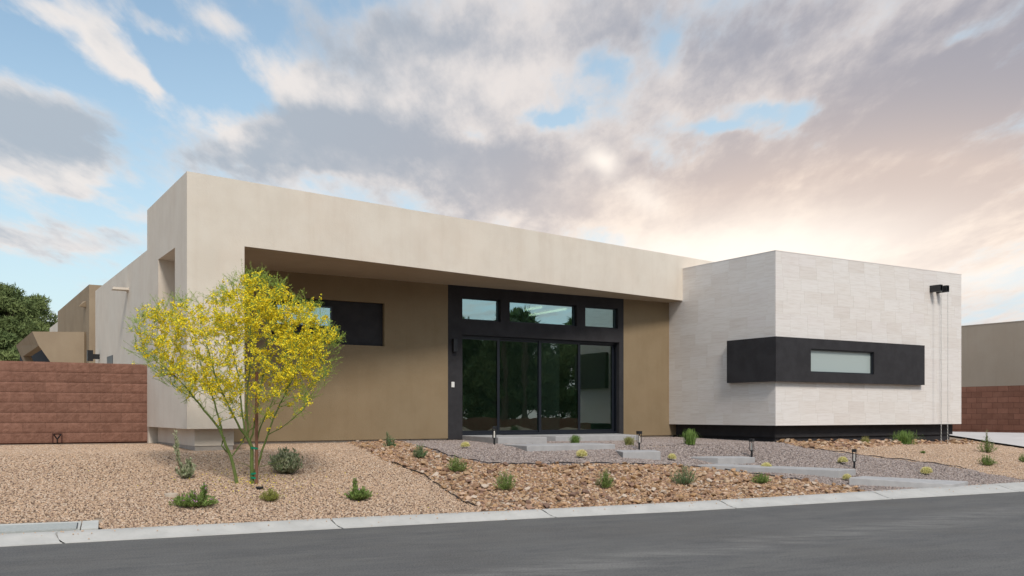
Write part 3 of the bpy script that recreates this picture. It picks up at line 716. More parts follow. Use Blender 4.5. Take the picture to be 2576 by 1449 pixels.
# drain block insert with a Y shaped web
u_ = []
for px in (131, 156):
    k_ = (px-CX)/F; t_ = (WL[0]-k_*WL[1])/(EF[0]-k_*EF[1]); u_.append(t_)
t0, t1 = u_
db = MB(); 
def wq(t, o, z): p = WP(t, o); return (p[0], p[1], z)
zb0, zb1 = .93, 1.118
bxs = lambda ta, tb, o0, o1, z0, z1: db.prism([WP(ta, o0), WP(tb, o0), WP(tb, o1), WP(ta, o1)], z0, z1)
bxs(t0, t0-.02, -.045, 0, zb0, zb1); bxs(t1+.02, t1, -.045, 0, zb0, zb1); bxs(t0-.02, t1+.02, -.045, 0, zb1-.015, zb1)
vent = db.build('drain_vent', M_redm, bw)
db = MB(); bxs(t0-.02, t1+.02, -.028, -.022, zb0, zb1-.015); db.build('vent_back', M_redb, vent)
db = MB(); tm = (t0+t1)/2; w_ = (t0-t1)/2-.025
V_ = lambda t, z: Vector(wq(t, -.038, z))
db.tube([V_(tm, zb0), V_(tm, zb0+.08)], .011, 4); db.tube([V_(tm, zb0+.07), V_(tm+w_, zb1-.02)], .011, 4); db.tube([V_(tm, zb0+.07), V_(tm-w_, zb1-.02)], .011, 4)
db.build('vent_web', M_metal, vent)

WR = (17.06, 35.5)
def RP(t, o): return (WR[0]-EL[0]*t+EF[0]*o, WR[1]-EL[1]*t+EF[1]*o)       # t runs towards the street
rwall = empty('smooth_block_wall', (RP(2, .1))+(.8,), 'smooth red brown block garden wall beyond the driveway on the right', 'wall')
MB().prism([RP(-3.2, .006), RP(7.3, .006), RP(7.3, .19), RP(-3.2, .19)], .6, 2.535).build('wall_core', M_redwm, rwall)
sm = mesh('block', [(x, y, z) for y in (0, .1) for x in (.006, .400) for z in (.006, .197)], [(0, 2, 3, 1), (4, 5, 7, 6), (0, 1, 5, 4), (2, 6, 7, 3), (1, 3, 7, 5), (0, 4, 6, 2)], M_redw)
for k in range(9):
    for i in range(25):
        t0 = -3.05+i*.406+(.203 if k % 2 else 0)
        o = link(bpy.data.objects.new('block', sm), rwall); X, Y = RP(t0, 0)
        o.location = Vector((X, Y, 2.535-.203*(k+1))) - rwall.location; o.rotation_euler = (0, 0, math.atan2(-EL[1], -EL[0]))
nb = empty('neighbour_house', (RP(3, 3))+(.8,), 'plain tan stucco neighbouring house above the smooth block wall on the right', 'house')
MB().prism([RP(-12, 3), RP(8, 3), RP(8, 10), RP(-12, 10)], .7, 5.13).build('wall', M_neigh, nb)
MB().prism([RP(-12.01, 2.99), RP(8.01, 2.99), RP(8.01, 3.2), RP(-12.01, 3.2)], 5.13, 5.16).build('roof_edge', M_neigh, nb)

# ------------------------------------------------------------------ concrete steps
def qstep(corners, lab, depth=.26):
    """corners of the slab's top: pixel and height of each"""
    top = []
    for px, py, z in corners:
        Y = (H-z)*F/(py-HY); top.append(((px-CX)/F*Y, Y, z))
    return qslab(top, lab, depth)
def qslab(top, lab, depth=.26):
    a = sum(top[i][0]*top[(i+1) % 4][1]-top[(i+1) % 4][0]*top[i][1] for i in range(4))
    if a < 0: top = top[::-1]
    V = [(x, y, z-depth) for x, y, z in top]+list(top)
    Fc = [(3, 2, 1, 0), (4, 5, 6, 7)]+[(i, (i+1) % 4, (i+1) % 4+4, i+4) for i in range(4)]
    c = [sum(p[k] for p in top)/4 for k in range(3)]
    return tag(obj('concrete_step', V, Fc, M_conc, loc=(c[0], c[1], c[2]-depth), bevel=.012), lab, 'step', 'concrete steps up to the doors')
H3 = lambda a, b, z: HF(a, b)+(z,)
qslab([H3(-5.35, 3.95, .985), H3(-1.72, 3.95, .985), H3(-2.4, 2.23, .985), H3(-4.72, 2.45, .985)], 'low concrete landing under the right half of the sliding doors')
qslab([(-.31, 20.6, .99), (.78, 20.85, .99), H3(-5.36, 3.95, .99), H3(-6.46, 3.95, .99)], 'concrete slab under the left end of the sliding doors, beside the first path light')
qstep([(1325.6, 1121.4, .865), (1548, 1117.2, .865), (1492, 1113.6, .865), (1265.8, 1117.4, .865)], 'longest concrete step, right below the door landing')
qstep([(1567, 1136.8, .745), (1662, 1135.3, .745), (1646, 1131.6, .745), (1546, 1132.2, .745)], 'short concrete step below the path light with the small grass tuft')
r4 = ray(1806, 1166.5).z+.125
qstep([(1806, 1151.6, r4), (1900, 1150.6, r4), (1868, 1147.5, r4), (1655, 1147.0, r4)], 'concrete step in the middle of the slope with a path light at its right end')
C5 = [(6.35, 18.2, .41), (6.85, 18.63, .41), (4.27, 19.4, .475), (3.77, 18.97, .475)]
qslab(C5, 'long narrow concrete step with a path light at its lower right corner')
qstep([(2136, 1201.0, .31), (2172, 1197.0, .31), (2436, 1210.5, .17), (2395, 1219.0, .15)], 'lowest concrete step, almost level with the kerb', .2)

# ------------------------------------------------------------------ path lights
def path_light(label):
    t = empty('path_light', (0, 0, 0), label, 'path light', 'path lights beside the concrete steps')
    o = MB().tube([(0, 0, -.06), (0, 0, .13)], .021, 10).build('post', M_metal, t)
    m = MB().lathe([(.045, .125), (.045, .14)], 4).build('base_plate', M_metal, t)
    m.rotation_euler = (0, 0, R(45))
    for dx_, dy_ in ((-1, -1), (1, -1), (1, 1), (-1, 1)):
        MB().box(dx_*.033-.005, dx_*.033+.005, dy_*.033-.005, dy_*.033+.005, .14, .315).build('upright', M_metal, t)
    MB().lathe([(.015, .14), (.017, .16), (.016, .26), (.008, .28)], 10).build('lamp_glass', M_lamp, t)
    MB().lathe([(.022, .14), (.020, .152)], 10).build('lamp_socket', M_chain, t)
    m = MB().box(-.045, .045, -.045, .045, .3155, .375).build('cap', M_metal, t)
    return t
pl0 = path_light('black path light in front of the sliding doors, topmost of the four')
LP = [((1243.5, 1118.5), None), ((1608, 1131), 'black path light beside the short step, right of the yellowish grass tuft'),
      ((1891, 1149.5), 'black path light at the right end of the middle step'), ((2149, 1178), 'black path light at the lower corner of the long narrow step, nearest the street')]
for i, (p, lab) in enumerate(LP):
    o = pl0 if i == 0 else copy_tree(pl0)
    q = ray(*p); q.z = max(q.z, q.z)
    o.location = q; o.scale = (1.0, 1.0, 1.06); o.rotation_euler = (0, 0, R(12+17*i))
    if lab: o['label'] = lab

# ------------------------------------------------------------------ golden barrel cacti
def cactus(lab):
    t = empty('barrel_cactus', (0, 0, 0), lab, 'cactus', 'small golden barrel cacti')
    V = []; nr = 18; st = 7
    for i in range(st+1):
        ph = -.35+(math.pi/2+.35)*i/st
        for j in range(nr*2):
            r = .078*math.cos(ph)*(1 if j % 2 else .86); a = math.pi*j/nr
            V.append((r*math.cos(a), r*math.sin(a), .045+.072*math.sin(ph)))
    n = nr*2
    obj('body', V, [(i*n+j, i*n+(j+1) % n, (i+1)*n+(j+1) % n, (i+1)*n+j) for i in range(st) for j in range(n)], M_cact, t, world=False)
    m = MB()
    r = random.Random(3)
    for i in range(620):
        z = r.uniform(-.2, 1); a = int(r.uniform(0, nr))*2*math.pi/nr+math.pi/nr
        ph = math.asin(z); c = Vector((.078*math.cos(ph)*math.cos(a), .078*math.cos(ph)*math.sin(a), .045+.072*math.sin(ph)))
        nn = Vector((math.cos(ph)*math.cos(a), math.cos(ph)*math.sin(a), math.sin(ph)))
        d = (nn+Vector((r.uniform(-.8, .8), r.uniform(-.8, .8), r.uniform(-.8, .8)))).normalized()
        s = d.cross(nn).normalized()*.0042
        m.add([c-s, c+s, c+d*.034], [(0, 1, 2)])
    o = obj('spines', m.V, m.F, M_spine, t, world=False); o['kind'] = 'stuff'
    return t
CL = [((1171, 1128), .95, 'small round golden cactus in grey gravel near the dark door frame, leftmost of the cacti'),
      ((1463, 1152), 1.15, 'small golden cactus below the longest concrete step'), ((1690, 1158), .9, 'small golden cactus between the short step and the brown rocks'),
      ((1928, 1182), 1.1, 'small golden cactus on the near side of the long narrow step'), ((2120, 1167), 1.1, 'small golden cactus just left of the lowest path light'),
      ((2131, 1209), .85, 'small golden cactus by the left end of the lowest step'), ((2331, 1194), 1.2, 'small golden cactus in grey gravel, rightmost of the cacti')]
c0 = cactus(CL[0][2])
for i, (p, s, lab) in enumerate(CL):
    o = c0 if i == 0 else copy_tree(c0)
    o.location = ray(*p)+Vector((0, 0, .015)); o.scale = (s, s, s*(.9+.05*(i % 3))); o.rotation_euler = (R(3*(i % 3)), R(-4+2*i), R(37*i)); o['label'] = lab

# ------------------------------------------------------------------ shrubs and grasses
def leafset(m, pts, dirs, L, Wd, r, flop=.0):
    for p, d in zip(pts, dirs):
        d = Vector(d).normalized(); s = d.cross(Vector((r.uniform(-1, 1), r.uniform(-1, 1), r.uniform(-1, 1)))).normalized()
        l = L*r.uniform(.6, 1.25); w = Wd*r.uniform(.7, 1.2)/2
        q = p+d*l*.5; e = p+d*l-Vector((0, 0, flop*l))
        m.add([p, q+s*w, e, q-s*w], [(0, 1, 2, 3)])
def bush(name, px, py, wpx, hpx, seed, leaf, lab, cat='shrub', n=46, L=.03, Wd=.008, group=None, heads=None, flower=None, nfl=12, lean=None, per=17, spike=None, up=.55, power=.8):
    r = random.Random(seed); g0 = ray(px, py); k = g0.y/F
    w, h = wpx*k/2*1.12, hpx*k*1.12; n = int(n*1.7); L *= 1.15; Wd *= 1.1
    t = empty(name, g0, lab, cat, group)
    st, lf, hd, fl = MB(), MB(), MB(), MB()
    for i in range(n):
        a = r.uniform(0, 2*math.pi); rad = r.random()**power
        tip = Vector((w*rad*math.cos(a)*r.uniform(.8, 1.2), w*rad*math.sin(a)*.9, h*(1-.55*rad**2)*r.uniform(.5, 1.15)))
        if lean: tip.x += lean[0]*tip.z/h*w
        if spike and i % 5 == 0:
            tip = Vector((spike[0]*w+r.gauss(0, .06)*w, r.gauss(0, .1)*w, h*spike[1]*r.uniform(.7, 1.05)))
        b0 = Vector((tip.x*.25+r.gauss(0, .012), tip.y*.25+r.gauss(0, .012), -.01))
        mid = b0.lerp(tip, .5)+Vector((tip.x*.15, tip.y*.15, 0))
        P3 = [b0, mid, tip]
        if i % 2 == 0: st.tube(P3, [.003, .0025, .0015], 3, cap=False)
        pts = []; ds = []
        for q in range(per):
            u = r.uniform(.12, 1.); c = b0.lerp(mid, u*2) if u < .5 else mid.lerp(tip, u*2-1)
            pts.append(c+Vector((r.gauss(0, .006), r.gauss(0, .006), r.gauss(0, .006))))
            ds.append(Vector((r.uniform(-1, 1), r.uniform(-1, 1), r.uniform(-.2, 1)+up))+(tip-b0).normalized()*.7)
        leafset(lf, pts, ds, L, Wd, r)
        if heads and i % 2 == 0:
            leafset(hd, [tip+Vector((r.gauss(0, .012), r.gauss(0, .012), r.uniform(-.01, .03))) for _ in range(5)], [Vector((r.gauss(0, 1), r.gauss(0, 1), 1)) for _ in range(5)], .014, .012, r)
        if flower and i < nfl:
            c = tip+Vector((0, 0, .01))
            for _ in range(7): leafset(fl, [c+Vector((r.gauss(0, .008), r.gauss(0, .008), r.gauss(0, .006)))], [Vector((r.gauss(0, 1), r.gauss(0, 1), .8))], .02, .016, r)
    obj('stems', st.V, st.F, M_stem, t, world=False)
    o = obj('leaves', lf.V, lf.F, leaf, t, world=False); o['kind'] = 'stuff'
    if hd.V: obj('seed_heads', hd.V, hd.F, M_seed, t, world=False)['kind'] = 'stuff'
    if fl.V: obj('flowers', fl.V, fl.F, M_pink, t, world=False)['kind'] = 'stuff'
    return t
GR = 'small green shrubs planted in the rocks'
bush('shrub', 980, 1128, 34, 26, 1, M_g2, 'small blue green shrub against the tan entry wall, uppermost in the brown rocks', group=GR, n=40, spike=(-.3, 1.35))
bush('shrub', 1057, 1153, 33, 31, 2, M_g2, 'small upright blue green shrub second from the entry wall in the brown rocks', group=GR, n=44)
bush('shrub', 1152, 1187, 52, 32, 3, M_g1, 'mid green shrub with a low right shoulder, beside the grey gravel edging', group=GR, n=60, heads=1, lean=(-.2, 0))
bush('shrub', 1273, 1234, 56, 42, 4, M_g1, 'round loose green shrub in the brown rocks nearest the fine gravel corner and kerb', group=GR, n=64, heads=1)
bush('shrub', 1523, 1229, 42, 38, 5, M_g1, 'compact round green shrub alone in the middle of the brown rocks', group=GR, n=56, heads=1)
bush('shrub', 1720, 1219, 62, 42, 6, M_g2, 'grey green shrub covered in pale seed heads, widest in the brown rocks', group=GR, n=70, heads=1, per=13, up=1.2)
bush('shrub', 1915, 1216, 46, 22, 7, M_g1, 'low flat green shrub at the right end of the brown rocks', group=GR, n=56)
bush('shrub', 2482, 1139, 44, 32, 8, M_g1, 'green shrub with tall thin seed stalks by the edge of the driveway', n=56, heads=1, spike=(0, 1.5))
bush('shrub', 2482, 1171, 44, 22, 9, M_g1, 'low wide green shrub in tan gravel just below the stalky one by the driveway', n=56)
bush('shrub', 2578, 1163, 30, 22, 10, M_g1, 'green shrub cut off by the right edge of the photo', n=40)
bush('weed', 2322, 1140, 13, 4, 11, M_g3, 'tiny green weed in the tan gravel under the rain chains', cat='plant', n=12)
bush('flowering_shrub', 487, 1275, 106, 30, 12, M_g1, 'bright green trailing shrub with pink flowers beside the round beige lid', cat='shrub', n=120, flower=1, nfl=26, spike=(.45, 1.6), L=.034, Wd=.014, power=.6)
bush('shrub', 681, 1260, 54, 25, 13, M_g5, 'small yellow green shrub in front of the flowering tree', n=60, L=.024)
bush('flowering_shrub', 898, 1257, 60, 26, 14, M_g1, 'bright green spreading shrub with a few pink flowers in fine gravel, right of the tree', cat='shrub', n=90, flower=1, nfl=8, spike=(-.15, 1.7), L=.034, Wd=.014, power=.6, lean=(.25, 0))
bush('shrub', 721, 1191, 74, 54, 15, M_g6, 'round silvery leaved shrub just right of the wooden stake', n=110, L=.06, Wd=.026, per=14, power=.6)
E15 = bush('shrub', 468, 1203, 46, 38, 16, M_g6, 'silvery leaved shrub with one tall thin leader in front of the portal base', n=46, L=.05, Wd=.02, per=12, spike=(-1.0, 2.7), lean=(.3, 0))
def grass(px, py, wpx, hpx, seed, m, lab, n=160):
    r = random.Random(seed); g0 = ray(px, py); k = g0.y/F; w, h = wpx*k/2*1.2, hpx*k*1.1; n = int(n*1.7)
    t = empty('grass_tuft', g0, lab, 'grass', 'grass tufts against the house')
    for part_i in range(1):
        mb = MB()
        for i in range(n):
            a = r.uniform(0, 2*math.pi); rad = r.uniform(.1, 1.1)
            d = Vector((math.cos(a), math.sin(a), 0)); s = Vector((-d.y, d.x, 0))*.0045
            hh = h*r.uniform(.6, 1.1)*(1.1-.35*rad)
            b0 = Vector((r.gauss(0, w*.22), r.gauss(0, w*.22), -.01)); p = [b0, b0+d*w*rad*.28+Vector((0, 0, hh*.62)), b0+d*w*rad*.62+Vector((0, 0, hh*.92)), b0+d*w*rad*.95+Vector((0, 0, hh*r.uniform(.30, .8)))]
            V = []
            for j, q in enumerate(p): V += [q-s*(1-.3*j), q+s*(1-.3*j)]
            mb.add(V, [(0, 1, 3, 2), (2, 3, 5, 4), (4, 5, 7, 6)])
        obj('blades', mb.V, mb.F, m, t, world=False)['kind'] = 'stuff'
grass(1446, 1115, 34, 21, 21, M_g3, 'small green grass tuft in front of the door landing')
grass(1582, 1119, 36, 22, 22, M_g4, 'yellowish grass tuft at the right end of the door landing')
grass(1736, 1117, 44, 37, 23, M_g3, 'tall dense green grass tuft against the black plinth near the entry', n=240)
grass(2178, 1119, 26, 22, 24, M_g4, 'thin yellowish grass tuft in the rock border under the window band', n=80)
grass(2274, 1116, 64, 33, 25, M_g3, 'wide bright green grass tuft in the rock border near the rain chains', n=240)

# ------------------------------------------------------------------ flowering palo verde tree
r = random.Random(42)
TB = ray(635, 1215); TY = TB.y
def T(px, py, d=0.): 
    Y = TY+d; return Vector(((px-CX)/F*Y, Y, H+(HY-py)*Y/F))
tree = empty('flowering_tree', TB, 'multi stemmed green barked tree covered in yellow blossom in front of the portal', 'tree')
TBs = ray(597, 1215)
stems = [  # pixel x, y, depth offset
    ([(597, 1219), (589, 1180), (581, 1150), (571, 1128), (565, 1111), (559, 1095), (551, 1078), (534, 1056), (515, 1033), (503, 1018), (491, 1004), (468, 975), (440, 945), (405, 918)], -.05, -.35, .026, .008),
    ([(559, 1097), (556, 1075), (550, 1051), (541, 1018), (530, 985), (518, 950), (500, 900), (480, 850)], -.05, .25, .017, .006),
    ([(578, 1142), (566, 1132), (557, 1121), (560, 1110), (566, 1100)], -.05, -.1, .011, .010),
    ([(581, 1150), (593, 1134), (606, 1117), (616, 1100), (628, 1082), (650, 1070)], -.05, .15, .011, .006),
    ([(635, 1219), (634, 1190), (633, 1155), (632.5, 1123), (626, 1108), (620, 1099)], 0, 0, .030, .024),
    ([(620, 1099), (604, 1078), (590, 1050), (577, 1025), (566, 1000), (548, 965), (535, 925), (524, 880), (505, 830)], 0, -.3, .018, .006),
    ([(620, 1099), (616, 1080), (612, 1060), (608, 1025), (604, 990), (600, 950), (590, 900), (575, 850), (565, 800)], 0, .35, .017, .006),
    ([(622, 1102), (624, 1080), (622, 1050), (620, 1020), (622, 975), (628, 930), (632, 880), (630, 820), (625, 760)], .02, -.1, .017, .006),
    ([(628, 1110), (636, 1092), (640, 1070), (645, 1040), (652, 1000), (660, 950), (668, 900), (672, 840), (668, 770)], .04, .3, .015, .005),
    ([(636, 1200), (650, 1168), (661, 1130), (670, 1103), (680, 1075), (690, 1049), (705, 1015), (725, 975), (750, 930), (775, 880)], .04, -.25, .018, .006),
    ([(664, 1120), (672, 1095), (684, 1088), (705, 1078), (724, 1064), (745, 1045), (765, 1030)], .04, -.5, .009, .004),
    ([(647, 1105), (655, 1075), (668, 1045), (685, 1010), (700, 970), (712, 920), (720, 860), (722, 800)], .05, .35, .013, .005),
    ([(634, 1180), (622, 1170), (608, 1165), (595, 1162)], 0, -.2, .005, .002),
    ([(652, 1175), (668, 1170), (690, 1165), (712, 1158), (735, 1150)], .04, -.3, .006, .002),
]
nodes = []                       # (point, radius left to spend)
for i, (pp, d0, d1, r0, r1) in enumerate(stems):
    n = len(pp); P_ = [T(x, y, d0+(d1-d0)*(k/(n-1))) for k, (x, y) in enumerate(pp)]
    # resample with a little irregularity
    Q_ = []
    for a, b in zip(P_[:-1], P_[1:]):
        for k in range(2): Q_.append(a.lerp(b, k/2)+Vector((r.gauss(0, .003), r.gauss(0, .003), 0)))
    Q_.append(P_[-1]); rr = [r0+(r1-r0)*k/(len(Q_)-1) for k in range(len(Q_))]
    if i in (0, 4): Q_[0].z -= .04; rr[0] *= 1.25
    MB().tube(Q_, rr, 8).build('stem', M_bark, tree)
    if i not in (12, 13, 2):
        for k, q in enumerate(Q_):
            if k > len(Q_)*.30: nodes.append((q, rr[k], (Q_[min(k+1, len(Q_)-1)]-Q_[max(k-1, 0)]).normalized()))
outline = [(322, 850), (340, 800), (405, 770), (452, 752), (500, 752), (545, 738), (585, 708), (622, 690), (668, 702), (712, 728), (760, 752), (800, 772), (822, 806), (852, 850), (838, 900), (826, 945), (806, 985), (775, 1020), (745, 1060), (705, 1080), (650, 1066), (600, 1058), (560, 1040), (510, 1025), (460, 1000), (415, 965), (372, 925), (335, 885)]
ocx, ocy = 610, 880
def edge_dist(x, y):
    a = math.atan2(y-ocy, x-ocx); best = 1e9
    # distance from the centre to the outline in this direction
    for i in range(len(outline)):
        (x1, y1), (x2, y2) = outline[i], outline[(i+1) % len(outline)]
        dxx, dyy = math.cos(a), math.sin(a); den = dxx*(y2-y1)-dyy*(x2-x1)
        if abs(den) < 1e-9: continue
        t = ((x1-ocx)*(y2-y1)-(y1-ocy)*(x2-x1))/den; u = ((x1-ocx)*dyy-(y1-ocy)*dxx)/den
        if t > 0 and 0 <= u <= 1: best = min(best, t)
    return math.hypot(x-ocx, y-ocy)/best
targets = []
while len(targets) < 760:
    x, y = r.uniform(330, 850), r.uniform(690, 1060)
    e = edge_dist(x, y)
    if e > 1 or r.random() > (.35+.65*e): continue
    if y > 1010 and r.random() < .45: continue
    dm = 1.25*math.sqrt(max(0, 1-e*e)); targets.append((T(x, y, r.uniform(-dm, dm)), e))
targets.sort(key=lambda t: min((t[0]-n_[0]).length for n_ in nodes))
br, tw, lf, fl, flc = MB(), MB(), MB(), MB(), MB()
npos = [n_[0] for n_ in nodes]; nrad = [n_[1] for n_ in nodes]; ndir = [n_[2] for n_ in nodes]
NA = np.array([tuple(p) for p in npos])
twig_nodes = []
for tp, e in targets:
    d = np.linalg.norm(NA-np.array(tuple(tp)), axis=1)+np.maximum(0, NA[:, 2]-tp.z+.05)*4
    k = int(np.argmin(d)); a = npos[k]; L = (tp-a).length
    if L < .03: continue
    c1 = a+ndir[k]*L*.35; rad0 = min(nrad[k]*.75, .0075); 
    seg = max(2, int(L/.10)); pts = []; 
    for j in range(seg+1):
        u = j/seg; p = a*(1-u)**2+c1*2*u*(1-u)+tp*u*u
        if 0 < j < seg: p = p+Vector((r.gauss(0, .006),)*1+(r.gauss(0, .006), r.gauss(0, .004)))
        pts.append(p)
    rads = [rad0*(1-.6*j/seg)+.0006 for j in range(seg+1)]
    br.tube(pts, rads, 4, cap=False)
    for j in range(1, seg+1):
        dd = (pts[j]-pts[j-1]).normalized(); npos.append(pts[j]); nrad.append(rads[j]); ndir.append(dd); twig_nodes.append((pts[j], dd, e))
    NA = np.array([tuple(p) for p in npos])
def tuft(p, d, L, e, flowers):
    d = (d+Vector((r.gauss(0, .55), r.gauss(0, .55), r.gauss(.25, .4)))).normalized()
    q = [p]; 
    for _ in range(3): d = (d+Vector((r.gauss(0, .15), r.gauss(0, .15), r.gauss(.05, .12)))).normalized(); q.append(q[-1]+d*L/3)
    tw.tube(q, [.0024, .002, .0016, .001], 3, cap=False)
    for _ in range(int(L/.0095)):
        u = r.uniform(.1, 3); b_ = q[int(min(u, 2.99))].lerp(q[int(min(u, 2.99))+1], u-int(min(u, 2.99)))
        leafset(lf, [b_], [d*.9+Vector((r.uniform(-1, 1), r.uniform(-1, 1), r.uniform(-1, 1)))], .034, .0042, r)
    for _ in range(flowers):
        u = r.uniform(.2, 2.7); c = q[int(u)].lerp(q[int(u)+1], u-int(u))
        for _ in range(r.choice((2, 3, 4))):
            c2 = c+Vector((r.gauss(0, .018), r.gauss(0, .018), r.gauss(0, .016)))
            for _ in range(3):
                leafset(fl if r.random() < .85 else flc, [c2-Vector((0, 0, 0))], [Vector((r.gauss(0, 1), r.gauss(0, 1), r.gauss(.3, 1)))], .022, .022, r)
for p, d, e in twig_nodes:
    py_ = HY-(p.z-H)*F/p.y; px_ = CX+p.x*F/p.y
    core = px_ > 540 and py_ < 900 and e < .9
    fz = 1. if core else (.92 if py_ < 985 else .5)
    edge = e > .86
    for _ in range(r.choice((2, 2, 3)) if core else r.choice((1, 2, 2))):
        nf = 0 if (e > .95 or (e > .80 and r.random() < .38)) else (r.choice((2, 3, 4)) if r.random() < fz else 0)
        tuft(p, d, r.uniform(.10, .24)*(1.25 if edge else 1), e, nf)
for k in range(0, len(nodes)):
    if r.random() < .55: tuft(nodes[k][0], nodes[k][2], r.uniform(.08, .18), .9, 1 if r.random() < .4 else 0)
for px, py, dd in ((620, 690, 0), (628, 705, .1), (668, 700, 0), (655, 710, .2), (360, 795, -.1), (340, 850, 0), (345, 880, .1), (860, 848, 0), (845, 870, .1), (800, 765, 0), (455, 755, 0), (560, 722, .1), (700, 715, 0), (830, 810, 0), (395, 905, 0), (440, 960, 0), (470, 1005, 0)):
    p = T(px, py, dd*2); k = int(np.argmin(np.linalg.norm(NA-np.array(tuple(p)), axis=1))); a = npos[k]
    br.tube([a, a.lerp(p, .5), p], [.003, .002, .001], 3, cap=False)
    for u in (.3, .45, .6, .75, .9, 1.0):
        for _ in range(2): tuft(a.lerp(p, u), (p-a).normalized(), r.uniform(.05, .10), 1, 0)
br.build('branches', M_twig, tree)
tw.build('twigs', M_twig, tree)['kind'] = 'stuff'
lf.build('leaves', M_pvleaf, tree)['kind'] = 'stuff'
fl.build('flowers', M_flower, tree)['kind'] = 'stuff'
flc.build('flower_centres', M_flowerd, tree)['kind'] = 'stuff'
print('tree faces', len(br.F), len(tw.F), len(lf.F), len(fl.F))
rp = random.Random(5); m = MB()
for _ in range(420):
    a, q = rp.uniform(0, 6.28), abs(rp.gauss(0, .75)); x, y = TB.x+q*math.cos(a), TB.y+q*math.sin(a)*.8
    if y > kback(x)+.1 and y < front(x)-.3: leafset(m, [Vector((x, y, terrain(x, y)+.026))], [Vector((rp.gauss(0, 1), rp.gauss(0, 1), .15))], .018, .014, rp)
tag(m.build('fallen_petals', M_flower), 'scattered yellow petals on the gravel under the flowering tree', 'petals', kind='stuff')
rp = random.Random(6); m = MB()
for _ in range(260):
    x = rp.uniform(-9, 11); u = abs(rp.gauss(0, .35)); y = kback(x)*(1-u)+kroad(x)*u-.02; z = .098 if u < .4 else (.05 if u < 1 else .0)
    if u > 1.6: continue
    z = float(np.interp(1-u, [-1, 0, .28, .5, .78, 2], [0, .01, .042, .078, .098, .098])); q = rp.uniform(.004, .011)
    m.lathe([(q*.8, -q*.4), (q, q*.2), (q*.5, q*.9)], 5, (x, y, z+q*.4))
tag(m.build('stray_pebbles', M_pebble), 'loose tan pebbles spilled over the kerb and gutter', 'gravel', kind='stuff')
sb = T(645, 1216, -.02)
st_ = empty('tree_stake', sb, 'round brown wooden stake beside the middle stem of the flowering tree', 'stake')
MB().tube([T(645.5, 1217, -.02), T(645.5, 1100, 0), T(646, 935, .02)], .024, 10).build('pole', M_wood, st_)
for i, (y0, tilt) in enumerate(((1127, 0), (1191, 3), (1202, -4))):
    m = MB(); pts = []
    c = T(639.5, y0, -.01)
    for j in range(14):
        a = 2*math.pi*j/13; pts.append(c+Vector((.058*math.cos(a), .036*math.sin(a), .008*math.cos(a)*(1 if tilt > 0 else -1))))
    V = []
    for p in pts: V += [p+Vector((0, 0, -.014)), p+Vector((0, 0, .014))]
    obj('green_tie', V, [(2*j, 2*j+2, 2*j+3, 2*j+1) for j in range(13)], M_tie, st_)

# ------------------------------------------------------------------ small fittings in the gravel
p = ray(431, 1247); v = empty('valve_lid', p, 'round beige plastic valve box lid beside the pink flowering shrub', 'lid')
obj('rim', *(lambda m: (m.V, m.F))(MB().lathe([(.090, -.03), (.090, .022), (.086, .026)], 28)), M_lid, v, world=False)
obj('lid', *(lambda m: (m.V, m.F))(MB().lathe([(.082, .0265), (.080, .033), (.0, .034)], 28)), M_lid, v, world=False)
p = ray(653, 1229); v = empty('ground_spotlight', p, 'low black disc shaped ground spotlight in front of the wooden stake', 'light')
obj('housing', *(lambda m: (m.V, m.F))(MB().lathe([(.040, -.03), (.055, .012), (.060, .020), (.058, .026)], 20)), M_metal, v, world=False)
obj('lens', *(lambda m: (m.V, m.F))(MB().lathe([(.050, .0265), (.048, .029), (.0, .030)], 20)), M_frame, v, world=False)
# flush utility vault behind the kerb, on the left
def bank(pxs, lift): return [tuple(q) for q in (ray(a, b, lift)+Vector((0, 0, lift)) for a, b in pxs)]
def bank_slab(name, pxs, lift, thick, m, parent=None, **kw):
    top = bank(pxs, lift); n = len(top)
    V = [(x, y, z-thick) for x, y, z in top]+top
    a = sum(top[i][0]*top[(i+1) % n][1]-top[(i+1) % n][0]*top[i][1] for i in range(n))
    Fc = [tuple(range(n))[::-1], tuple(range(n, 2*n))]+[(i, (i+1) % n, (i+1) % n+n, i+n) for i in range(n)]
    if a < 0: Fc = [f[::-1] for f in Fc]
    return obj(name, V, Fc, m, parent, **kw)
v0 = ray(100, 1325)
vt = empty('utility_vault', (v0.x, v0.y, v0.z-.1), 'flush grey concrete utility vault with a long lid behind the kerb on the left', 'utility box')
bank_slab('collar', [(201, 1336), (205, 1311), (-60, 1321), (-60, 1346.5)], .030, .12, M_vault, vt, bevel=.004)
bank_slab('lid', [(192, 1331), (195, 1314.5), (-60, 1325), (-60, 1341.5)], .036, .02, M_vlid, vt)
bank_slab('lid_slot', [(194.4, 1330), (197, 1315.2), (194.6, 1315.3), (191.8, 1330)], .040, .01, M_metal, vt)
q = ray(226, 1322)
tag(bank_slab('concrete_pad', [(203.5, 1335.8), (208, 1310.5), (248.5, 1308.3), (247, 1333.2)], .028, .12, M_vault, loc=(q.x, q.y, q.z-.1), bevel=.004), 'short plain concrete pad between the utility vault and the gravel', 'concrete pad')

